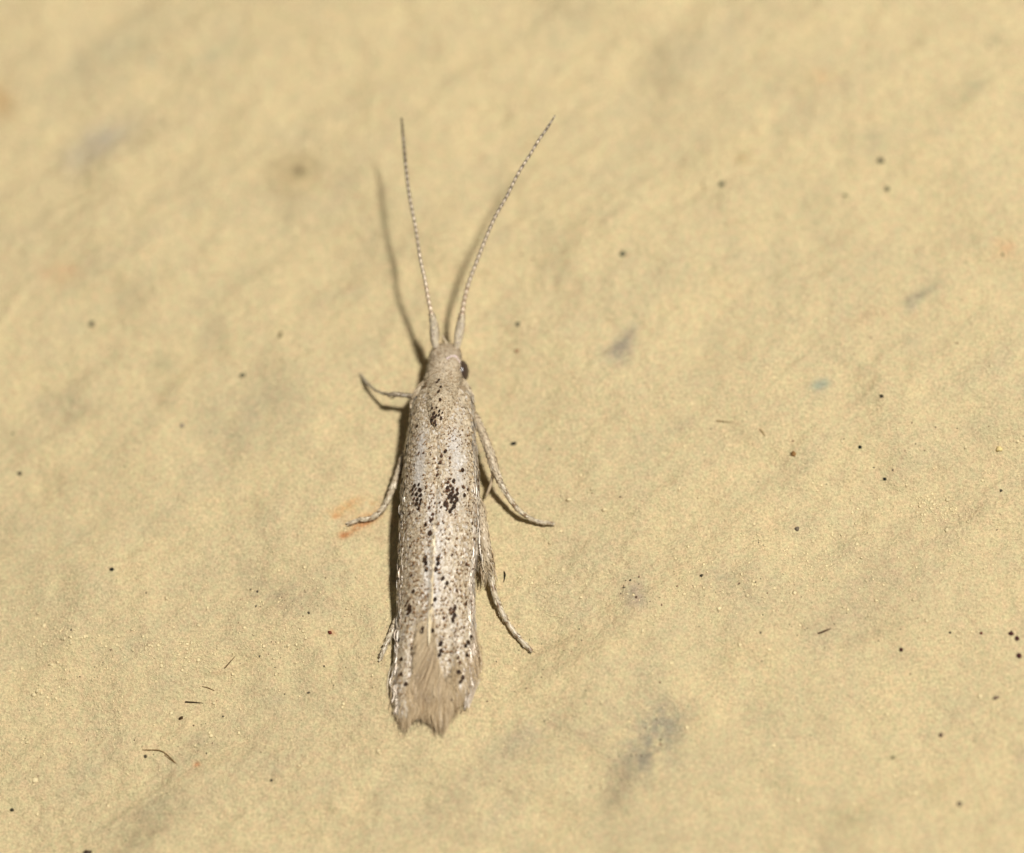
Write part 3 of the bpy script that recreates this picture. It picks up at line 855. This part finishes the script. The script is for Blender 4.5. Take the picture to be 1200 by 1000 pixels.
# dark scales of the thorax, and its outline groove drawn in as small dark scales
sel = SPOTS[SPOTS[:, 1] <= 499]
sel = sel[np.abs(sel[:, 0] - 515) < 8]
gl = []
for (xa, ya, xb, yb, kq) in [(503, 447, 497, 460, 6), (497, 460, 498, 478, 8), (498, 478, 505, 492, 8), (505, 492, 511, 499, 5), (537, 452, 538, 466, 4), (538, 466, 534, 482, 5), (534, 482, 525, 493, 4)]:
    for q in range(kq):
        gl.append((xa + (xb - xa) * q / kq, ya + (yb - ya) * q / kq, .95 if xa < 515 else .6))
sel = np.concatenate([sel, np.array(gl)])
x0 = sm_interp(sel[:, 1], XB); ww = sm_interp(sel[:, 1], YB)
th = np.arccos(np.clip((sel[:, 0] - x0) / ww, -1, 1) )
pyy = sel[:, 1] - 1.5
p0 = body_pt(pyy, th, .018); p1 = body_pt(pyy + 2.5, th, .018); dv = p1 - p0; dv /= np.linalg.norm(dv, axis=1)[:, None]
nr = np.tile(np.array([0, 0, 1.0]), (len(sel), 1))
cb = DARK[None] * rng.uniform(.8, 1.9, (len(sel), 1)) + (sel[:, 2] < 1)[:, None] * srgb(96, 72, 50)
V, F, cc = scales(p0, dv, nr, sel[:, 2] * 1.6 / 100, sel[:, 2] * 2.6 / 100, cb, cb, .004, .010, .25, .1)
s = part('dark_spots', V, F, M_SPOT, body, cc); s['kind'] = 'stuff'

# pale pink scales over the brow, the head's highlight put into their colour
bx = np.linspace(523, 537, 26) + rng.normal(0, .4, 26); by = 420.5 - 4.2 * np.sin(np.clip((bx - 522) / 11, 0, 1) * PI * .75) + rng.normal(0, .5, 26) + np.where(bx > 534, (bx - 534) * 1.6, 0)
tb = np.arccos(np.clip((bx - sm_interp(by, XB)) / sm_interp(by, YB), -.98, .98))
p0 = body_pt(by, tb, .012); p1 = body_pt(by + 2.5, tb, .012); dv = p1 - p0; dv /= np.linalg.norm(dv, axis=1)[:, None]
nr = np.tile(np.array([.18, -.1, .97]), (26, 1))
cb = srgb(236, 216, 210)[None] * rng.uniform(.9, 1.1, (26, 1))
V, F, cc = scales(p0, dv, nr, np.full(26, .016), np.full(26, .028), cb, cb, .004, .008, roll=.15)
s = part('brow_glint_scales', V, F, M_SILVER, body, cc); s['kind'] = 'stuff'

# eyes
for sx_, nm in ((1, 'eye'), (-1, 'eye')):
    e = SV * np.array([.09, .14, .13])
    c = at(541.0, 435.5, .40) if sx_ > 0 else at(508, 435, .38)
    part(nm, e + c, SF, M_EYE, body)

make_wing(1)
make_wing(-1)

# shoulder covers (tegulae): scaled lobes either side of the thorax
for side in (-1, 1):
    K, NSG = 16, 12
    pts = [(504, 443, .50, 2), (498.5, 451, .50, 5), (492.5, 462, .49, 7.5), (489, 475, .49, 7.5), (487.5, 494, .50, 3)] if side < 0 else \
          [(540, 443, .46, 2), (543.5, 451, .46, 4.5), (546.5, 461, .46, 6.5), (547.5, 475, .48, 6.5), (547, 494, .49, 3)]
    r, u_ = resample(pts, K)
    pa = at(r[:, 0], r[:, 1], r[:, 2])
    V, F = tube(pa, r[:, 3] / 100, NSG, True, .8)
    tg = part('tegula', V, F, M_SKIN, body, np.ones((len(V), 3)) * srgb(188, 174, 150))
    m_ = 700
    kk = rng.uniform(0, 1, m_); ang = rng.uniform(-.4, PI + .4, m_)
    ii = kk * (K - 1); i0 = np.clip(ii.astype(int), 0, K - 2); fr = (ii - i0)[:, None]
    cpt = pa[i0] * (1 - fr) + pa[i0 + 1] * fr; dv = pa[i0 + 1] - pa[i0]; dv /= np.linalg.norm(dv, axis=1)[:, None]
    rad = (r[i0, 3] * (1 - fr[:, 0]) + r[i0 + 1, 3] * fr[:, 0]) / 100
    sd = np.cross(dv, np.array([0, 0, 1.0])); sd /= np.linalg.norm(sd, axis=1)[:, None]; up = np.cross(sd, dv)
    nr = np.cos(ang)[:, None] * sd + np.sin(ang)[:, None] * up
    p0 = cpt + (np.cos(ang)[:, None] * sd + .8 * np.sin(ang)[:, None] * up) * rad[:, None]
    o = np.argsort(-kk)
    cb = PALE[None] * rng.uniform(.85, 1.12, (m_, 1)); ct = cb.copy(); k = rng.random(m_) < .35; ct[k] = TAN * rng.uniform(.6, 1.05, (k.sum(), 1))
    V, F, cc = scales(p0[o], dv[o], nr[o], rng.uniform(.020, .030, m_), rng.uniform(.045, .07, m_), cb, ct, .002, .008)
    s = part('scales', V, F, M_SCALE, tg, cc); s['kind'] = 'stuff'

# ---- hairs


def hairs(P0, P1, wid, colr, sag=.0, bend=None, parent=None, name='fringe', mat=None):
    """ribbon hairs from P0 to P1 (n,3), tapering"""
    n = len(P0); D = P1 - P0
    nrm = np.array([0, 0, 1.0])
    sd = np.cross(D, nrm); sd /= (np.linalg.norm(sd, axis=1)[:, None] + 1e-9)
    rl = rng.normal(0, .5, n)[:, None]; sdr = sd * np.cos(rl) + nrm * np.sin(rl)
    bend = rng.normal(0, .03, n)[:, None] if bend is None else bend[:, None]
    V = []
    for t_, ww in ((0, .8), (.35, 1), (.7, .8), (1, .12)):
        m_ = P0 + D * t_ + sd * bend * 4 * t_ * (1 - t_) + nrm * (-sag * 4 * t_ * (1 - t_))
        V.append(m_ - sdr * wid[:, None] * ww * .5); V.append(m_ + sdr * wid[:, None] * ww * .5)
    V = np.stack(V, 1).reshape(-1, 3)
    f = np.array([(0, 1, 3, 2), (2, 3, 5, 4), (4, 5, 7, 6)])
    F = (f[None] + (np.arange(n) * 8)[:, None, None]).reshape(-1, 4)
    o = part(name, V, F, mat or M_HAIR, parent, colr.repeat(8, axis=0)); o['kind'] = 'stuff'
    return o


# hind wings: the thin sheet that carries the fringe between the wing tips
YE = [(458, 812), (461, 822), (464, 834), (468, 846), (471, 851), (474, 853), (478, 853), (481, 847), (485, 842), (490, 841), (495, 844), (500, 846), (505, 848), (510, 852), (515, 857), (519, 857), (523, 851), (527, 845), (533, 836), (539, 828), (545, 819), (551, 810), (556, 801), (560, 788)]
for side in (-1, 1):
    ysh = np.linspace(600, 824, 30); ush = np.linspace(0, 1, 9)
    V = []
    for y in ysh:
        f_ = 1 - .55 * np.clip((y - 780) / 44, 0, 1) ** 2
        m_ = sm_interp([y], MIDL)[0] - 1 * side; e = sm_interp([y], LEFT if side < 0 else RIGHT)[0]
        x = m_ + (e - m_) * ush * .86 * (f_ if True else 1)
        h = sm_interp([y], HC)[0] * .62 - .13 * ush ** 2 - .06 - .02 * (side < 0)
        V.append(at(x, y, np.maximum(h, .1)))
    V = np.concatenate(V); I = np.arange(len(V)).reshape(30, 9)
    V = np.concatenate([V, V - np.array([0, 0, .014])]); n0 = 270
    F = []
    for i in range(29):
        for j in range(8):
            F.append((I[i, j], I[i + 1, j], I[i + 1, j + 1], I[i, j + 1])); F.append((n0 + I[i, j], n0 + I[i, j + 1], n0 + I[i + 1, j + 1], n0 + I[i + 1, j]))
    for i in range(29):
        for j in (0, 8): F.append((I[i, j], I[i + 1, j], n0 + I[i + 1, j], n0 + I[i, j]))
    hw = part('hindwing', V, F, M_SKIN, None, np.ones((len(V), 3)) * srgb(150, 132, 106))
    # long fringe hairs that fan out between the wing tips
    n = 1900
    y0 = 700 + 125 * rng.random(n) ** .8
    inn = interp(y0, INL if side < 0 else INR)
    m_ = sm_interp(y0, MIDL); e = sm_interp(y0, LEFT if side < 0 else RIGHT)
    ur = np.clip(inn, .03, 1) * rng.uniform(0, 1.15 if side < 0 else .95, n)
    xr = m_ + (e - m_) * np.clip(ur, 0, .98)
    ln_ = rng.uniform(24, 52, n)
    if side > 0:
        slope = -.38 * np.clip((800 - y0) / 40, 0, 1) + .10 * np.clip((y0 - 790) / 30, 0, 1)
    else:
        slope = .05 - .10 * np.clip((y0 - 790) / 30, 0, 1)
    slope = slope + rng.normal(0, .06, n)
    ye_l = interp(xr + slope * ln_, YE) + rng.normal(-2, 3, n)
    ye = np.minimum(y0 + ln_, ye_l)
    xe = xr + slope * (ye - y0)
    k = ye > y0 + 8
    xr, y0, xe, ye = xr[k], y0[k], xe[k], ye[k]; n = len(xr)
    P0 = surf_pt(xr, y0, rng.uniform(.004, .02, n)); P1 = surf_pt(xe, np.minimum(ye, 851), rng.uniform(.004, .035, n) - .05 * np.clip((ye - 820) / 30, 0, 1))
    P1[:, :2] = at(xe, ye, P1[:, 2])[:, :2]
    q = rng.random((n, 1))
    xm = (xr + xe) / 2; ymn = (y0 + ye) / 2
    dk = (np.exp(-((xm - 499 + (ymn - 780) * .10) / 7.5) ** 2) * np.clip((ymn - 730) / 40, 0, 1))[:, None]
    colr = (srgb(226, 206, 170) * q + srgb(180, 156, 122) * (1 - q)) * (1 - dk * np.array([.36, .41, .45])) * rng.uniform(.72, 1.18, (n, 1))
    low = np.clip((ye - 815) / 25, 0, 1)[:, None]
    colr = colr * (1 - .45 * low) + srgb(178, 150, 114) * .45 * low
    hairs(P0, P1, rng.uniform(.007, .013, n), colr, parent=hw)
    # terminal fringe past the tips
    n = 1500
    xe = rng.uniform(460, 508, n) if side < 0 else rng.uniform(504, 561, n)
    ye = interp(xe, YE) + rng.normal(-2, 2.5, n) - rng.exponential(4.5, n) + rng.exponential(2.4, n)
    xr = xe - (xe - 507) * rng.uniform(.02, .14, n) + rng.normal(0, 1.0, n); yr = ye - rng.uniform(20, 46, n)
    P0 = surf_pt(xr, yr, rng.uniform(-.01, .022, n)); P1 = surf_pt(xe, np.minimum(ye, 851), rng.uniform(-.07, .01, n))
    fo = (xe - 505) / 50 * rng.exponential(3.0, n) * (rng.random(n) < .5)
    P1 = at(xe + fo, ye, np.maximum(P1[:, 2], .04))
    q = rng.random((n, 1))
    colr = (srgb(216, 194, 156) * q + srgb(168, 142, 108) * (1 - q)) * rng.uniform(.8, 1.12, (n, 1))
    hairs(P0, P1, rng.uniform(.005, .0095, n), colr, parent=hw, name='terminal_fringe')

# outer edge fringe on the forewings: slim silvery hair scales lying back along the costa
for side, wname in ((1, 'forewing'), (-1, 'forewing.001')):
    wg = [o for o in moth.children if o.name == wname][0]
    n = 330
    y0 = 560 + 272 * rng.random(n) ** .8
    uu = rng.uniform(.84, 1.0, n)
    P0 = wing_pt(y0, uu, side, .02)
    ln_ = rng.uniform(7, 20, n)
    y1 = np.minimum(y0 + ln_, (wing_end(uu, side) + 16))
    out = np.clip((y0 - 740) / 80, 0, 1) * rng.uniform(-.01, .07, n) + rng.uniform(-.012, .008, n)
    P1 = wing_pt(y1, np.minimum(uu, .97), side, .028)
    P1[:, 0] += side * out
    q = rng.random((n, 1))
    colr = srgb(224, 214, 198) * q + srgb(176, 152, 124) * (1 - q)
    hairs(P0, P1, rng.uniform(.006, .011, n), colr, parent=wg, name='edge_fringe', bend=rng.normal(0, .013, n), mat=M_SILVER)

# bright seam where the wings meet
n = 150
y0 = rng.uniform(612, 735, n)
wg = [o for o in moth.children if o.name == 'forewing'][0]
xx = sm_interp(y0, MIDL) + rng.normal(.2, .9, n)
hb = sm_interp(y0, HC) + .035
y1 = y0 + rng.uniform(12, 26, n)
P0 = at(xx, y0, hb); P1 = at(sm_interp(y1, MIDL) + rng.normal(.2, .9, n), y1, sm_interp(y1, HC) + .035)
hairs(P0, P1, rng.uniform(.008, .014, n), (srgb(246, 228, 190) * np.ones((n, 3))) * rng.uniform(.75, 1.05, (n, 1)), parent=wg, name='seam_fringe', bend=rng.normal(0, .004, n))

# ---- legs


def seat(pa):
    wz = hat(pa[:, 0], pa[:, 1])
    pa = pa.copy(); pa[:, 2] += wz * np.clip(1 - (pa[:, 2] - .02) / .28, 0, 1)
    return pa


def leg_tube(pts, n, seg=10, rings=None, base=srgb(196, 180, 152), flat=.9):
    r, u_ = resample(pts, n)
    pa = seat(at(r[:, 0], r[:, 1], r[:, 2]))
    rad = r[:, 3] / 100
    bump = 1 + .05 * np.sin(np.arange(n) * 1.9)
    V, F = tube(pa, rad * bump, seg, True, flat)
    cc = np.ones((len(V), 3)) * base
    if rings:
        for (a_, b_) in rings:
            i0, i1 = int(a_ * (n - 1)), int(b_ * (n - 1))
            cc[i0 * seg:(i1 + 1) * seg] = srgb(128, 104, 78)
    return V, F, cc, pa, rad


def leg_scales(pa, rad, m_, parent, tone=1.0):
    K = len(pa)
    kk = rng.uniform(0, 1, m_); ang = rng.uniform(-.9, PI + .9, m_)
    ii = kk * (K - 1); i0 = np.clip(ii.astype(int), 0, K - 2); fr = (ii - i0)[:, None]
    cpt = pa[i0] * (1 - fr) + pa[i0 + 1] * fr; dv = pa[i0 + 1] - pa[i0]; dv /= np.linalg.norm(dv, axis=1)[:, None]
    rd = rad[i0] * (1 - fr[:, 0]) + rad[i0 + 1] * fr[:, 0]
    sd = np.cross(dv, np.array([0, 0, 1.0])); sd /= np.linalg.norm(sd, axis=1)[:, None]; up = np.cross(sd, dv)
    nr = np.cos(ang)[:, None] * sd + np.sin(ang)[:, None] * up
    p0 = cpt + nr * rd[:, None] * .98
    cb = PALE[None] * rng.uniform(.78, 1.15, (m_, 1)) * tone; ct = cb.copy()
    k = rng.random(m_) < .3; ct[k] = BRN * rng.uniform(.6, 1.15, (k.sum(), 1)) * tone
    V, F, cc = scales(p0, dv, nr, np.clip(rd * .62, .008, .022), rng.uniform(.035, .06, m_), cb, ct, .000, .003, roll=.16)
    s = part('scales', V, F, M_SCALE, parent, cc); s['kind'] = 'stuff'


def leg(upper, tarsus, spurs=(), claws=None, tone=1.0, label=None):
    V, F, cc, pa, rad = leg_tube(upper, 22, base=srgb(192, 174, 146) * tone)
    lg = part('leg', V, F, M_SKIN, None, cc)
    if label: lg['label'] = label
    leg_scales(pa, rad, 260, lg, tone)
    # tarsus of five joints
    r, u_ = resample(tarsus, 31)
    pa2 = seat(at(r[:, 0], r[:, 1], r[:, 2])); rad2 = r[:, 3] / 100 * (1 + .20 * np.abs(np.sin(np.linspace(0, PI * 5, 31))) - .08)
    V, F = tube(pa2, rad2, 9, True, .9)
    cc = np.ones((len(V), 3)) * srgb(200, 184, 156) * tone
    for j in range(1, 6):
        i = int(j * 6); cc[max(0, (i - 1)) * 9:(i + 1) * 9] = srgb(140, 116, 88) * tone
    ts = part('tarsus', V, F, M_SKIN, lg, cc)
    leg_scales_sub(pa2, rad2, 150, ts, tone)
    for sp in spurs:
        V, F, cc, pa3, rad3 = leg_tube(sp, 8, 7, base=srgb(190, 170, 140) * tone)
        part('spur', V, F, M_SKIN, lg, cc)
    return lg


def leg_scales_sub(pa, rad, m_, ts, tone):
    # joined straight onto the tarsus mesh, so that the tree stays three deep
    K = len(pa)
    kk = rng.uniform(0, 1, m_); ang = rng.uniform(-.7, PI + .7, m_)
    ii = kk * (K - 1); i0 = np.clip(ii.astype(int), 0, K - 2); fr = (ii - i0)[:, None]
    cpt = pa[i0] * (1 - fr) + pa[i0 + 1] * fr; dv = pa[i0 + 1] - pa[i0]; dv /= np.linalg.norm(dv, axis=1)[:, None]
    rd = rad[i0] * (1 - fr[:, 0]) + rad[i0 + 1] * fr[:, 0]
    sd = np.cross(dv, np.array([0, 0, 1.0])); sd /= np.linalg.norm(sd, axis=1)[:, None]; up = np.cross(sd, dv)
    nr = np.cos(ang)[:, None] * sd + np.sin(ang)[:, None] * up
    p0 = cpt + nr * rd[:, None] * .98
    cb = CREAM[None] * rng.uniform(.75, 1.12, (m_, 1)) * tone; ct = cb.copy()
    k = rng.random(m_) < .22; ct[k] = BRN * rng.uniform(.8, 1.15, (k.sum(), 1)) * tone
    V, F, cc = scales(p0, dv, nr, np.full(m_, .014), rng.uniform(.03, .05, m_), cb, ct, .000, .003, roll=.16)
    me = ts.data
    V0 = np.array([v.co[:] for v in me.vertices]); F0 = [tuple(p.vertices) for p in me.polygons]
    c0 = np.zeros(len(V0) * 4); me.color_attributes['col'].data.foreach_get('color', c0); c0 = c0.reshape(-1, 4)[:, :3]
    nm = bpy.data.meshes.new('tarsus')
    Vn = np.concatenate([V0, V - ORG]); Fn = F0 + [tuple(int(i) + len(V0) for i in f) for f in F]
    nm.from_pydata(Vn.tolist(), [], Fn)
    a_ = nm.color_attributes.new('col', 'FLOAT_COLOR', 'POINT')
    c4_ = np.ones((len(Vn), 4)); c4_[:, :3] = np.concatenate([c0, cc]); a_.data.foreach_set('color', c4_.ravel())
    nm.polygons.foreach_set('use_smooth', [True] * len(nm.polygons)); nm.materials.append(M_SCALE); nm.update()
    ts.data = nm


# fore left: thin, in a darker tone
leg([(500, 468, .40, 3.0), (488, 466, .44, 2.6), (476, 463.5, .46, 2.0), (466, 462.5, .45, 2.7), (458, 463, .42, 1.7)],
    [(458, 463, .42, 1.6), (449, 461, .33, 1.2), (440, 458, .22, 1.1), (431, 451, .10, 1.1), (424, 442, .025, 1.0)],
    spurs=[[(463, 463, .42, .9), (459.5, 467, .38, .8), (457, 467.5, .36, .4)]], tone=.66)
# middle left
leg([(492, 500, .20, 4), (482, 515, .22, 3.8), (475, 530, .23, 3.4), (469, 547, .23, 3.9), (464, 562, .21, 3.6), (457, 580, .16, 3.0)],
    [(457, 580, .16, 2.9), (451.5, 592, .12, 2.9), (443, 602, .085, 2.6), (431, 608.5, .055, 2.5), (420, 611, .04, 2.2), (408, 615, .03, 2.0)])
# hind left
leg([(485, 690, .16, 3), (474, 708, .16, 2.9), (467, 722, .15, 2.7), (462, 735, .14, 2.6)],
    [(462, 735, .14, 2.5), (457, 748, .11, 2.3), (451.5, 762, .07, 2.1), (446, 773, .03, 2.2)],
    spurs=[[(465, 728, .15, 1.0), (461.5, 743, .10, .9), (458, 757, .06, .4)]])
# middle right
leg([(545, 478, .22, 4), (556, 487, .30, 3.8), (562, 499, .33, 4.2), (569, 517, .34, 4.7), (576, 537, .33, 5.1), (581, 553, .30, 4.4), (585, 563, .28, 3.2)],
    [(585, 563, .28, 3.1), (594, 579, .22, 2.9), (603, 592, .17, 2.7), (613, 601.5, .12, 2.6), (622, 606.5, .08, 2.4), (634, 611, .05, 2.2), (648, 612.5, .035, 2.0)],
    spurs=[[(578, 552, .28, 1.9), (576, 564, .22, 1.8), (572, 575, .17, 1.7), (568.5, 584, .12, .5)], [(582, 557, .29, 1.4), (583.5, 561, .27, 1.2), (583, 565, .25, .4)]])
# hind right, shaggy shin under the wing edge
hr = leg([(548, 560, .20, 5), (560, 590, .22, 5), (566, 620, .22, 5.6), (570, 645, .20, 5.8), (572.5, 662, .18, 4.6), (574, 672, .16, 3.6)],
         [(574, 670, .16, 3.4), (578, 690, .13, 3.2), (584, 708, .10, 3.1), (591, 723, .075, 3.0), (600, 737, .055, 2.8), (611, 750, .04, 2.7), (623, 762, .03, 2.5)],
         spurs=[[(575, 661, .18, 1.6), (579, 669, .15, 1.4), (583, 679, .12, .5)], [(573, 664, .17, 1.5), (577, 672, .14, 1.3), (581, 680.5, .11, .5)]])
n = 620
y0 = rng.uniform(560, 668, n); cx = interp(y0, [(560, 551), (590, 560), (620, 565), (645, 569), (668, 572)])
x0 = cx + rng.uniform(-5, 5, n)
y1 = y0 + rng.uniform(16, 36, n)
x1 = x0 + (y1 - y0) * .13 + rng.normal(0, 1.6, n) + np.where(rng.random(n) < .3, -rng.uniform(2, 8, n), 0)
lim = np.where(x1 < 569, 692, 672) + rng.normal(0, 4, n); y1 = np.minimum(y1, lim)
P0 = at(x0, y0, .235 + rng.uniform(-.07, .03, n)); P1 = at(x1, y1, .20 + rng.uniform(-.10, .03, n))
q = rng.random((n, 1)); colr = srgb(206, 190, 160) * q + srgb(150, 126, 94) * (1 - q)
hairs(P0, P1, rng.uniform(.007, .016, n), colr, parent=hr, name='shin_hair')
# fore right, folded beneath the head
leg([(530, 460, .20, 3.4), (536, 452, .14, 3.0), (541, 446, .10, 2.6), (543, 440, .08, 2.2)],
    [(543, 440, .08, 1.9), (541, 434, .06, 1.6), (537, 428, .045, 1.5), (532, 424, .03, 1.3)], tone=.85)

# ---- antennae and palp
ANT = {
    -1: [(510.5, 407, .52, 3.6), (509.5, 400, .56, 4.9), (509, 388, .62, 5.2), (508, 378, .68, 4.2), (506, 369, .73, 2.9), (502.6, 354, .80, 2.5), (498.4, 330, .90, 2.3), (493, 306, .98, 2.1), (487, 267, 0.95, 2.0), (479.5, 228, 1.01, 1.9),
         (475, 189, 1.05, 1.8), (472.4, 160, 1.06, 1.6), (470.5, 138.5, 1.22, .9)],
    1: [(535.5, 408, .50, 3.4), (536.5, 400, .54, 4.6), (539, 386, .60, 5.0), (541, 373, .67, 3.8), (542.5, 362, .72, 3.0), (545, 348, .79, 2.7), (550, 330, .88, 2.5), (559, 306, .99, 2.4), (569.5, 279, 1.10, 2.2), (580, 255, 1.19, 2.1), (593.5, 231, 1.27, 2.0),
        (607, 204, 1.35, 1.9), (622, 180, 1.41, 1.8), (631, 165, 1.45, 1.8), (641.5, 150, 1.48, 1.5), (650.5, 135.6, 1.50, .8)],
}
for side, pts in ANT.items():
    r, u_ = resample(pts, 230)
    pa = at(r[:, 0], r[:, 1], r[:, 2])
    per = 7.2
    ph = (u_ % per) / per
    rad = r[:, 3] / 92 * (1 + .16 * np.sin(ph * 2 * PI - .6) * (u_ > 40))
    cut = int(np.searchsorted(u_, 36))
    seg = 10
    V, F = tube(pa[cut:], rad[cut:] * .94, seg, True)
    lev = np.clip((u_ - 40) / 60, 0, 1) * .55 + np.clip((u_ - 120) / 110, 0, 1) * .45
    cc = []
    for i in range(cut, 230):
        dark = ph[i] > .48
        base = srgb(232, 212, 182) * (1 - .26 * lev[i])
        dk = srgb(60, 46, 30)
        c_ = base * (1 - lev[i] * .92) + dk * lev[i] * .92 if dark else base * rng.uniform(.88, 1.08)
        if dark and lev[i] < .3: c_ = srgb(176, 152, 126)
        if u_[i] > u_[-1] - 24 and side > 0: c_ = c_ * .62
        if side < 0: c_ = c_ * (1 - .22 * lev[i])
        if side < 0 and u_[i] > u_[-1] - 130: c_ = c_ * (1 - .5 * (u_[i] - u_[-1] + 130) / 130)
        cc += [c_] * seg
    cc += [cc[0], cc[-1]]
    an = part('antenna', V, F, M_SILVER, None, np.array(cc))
    V, F = tube(pa[:cut + 2], rad[:cut + 2] * .9, 12, True)
    scp = part('scape', V, F, M_SKIN, an, np.ones((len(V), 3)) * srgb(204, 190, 170))
    leg_scales_sub(pa[:cut + 2], rad[:cut + 2] * .9, 230, scp, 1.06)
    scp.data.name = 'scape'
V, F, cc, pa, rad = leg_tube([(525, 408, .42, 1.6), (523, 402, .44, 1.3), (520.5, 397, .47, 1.0), (518, 392.5, .50, .5)], 10, 8, base=srgb(206, 190, 160))
part('palp', V, F, M_SKIN, body, cc)
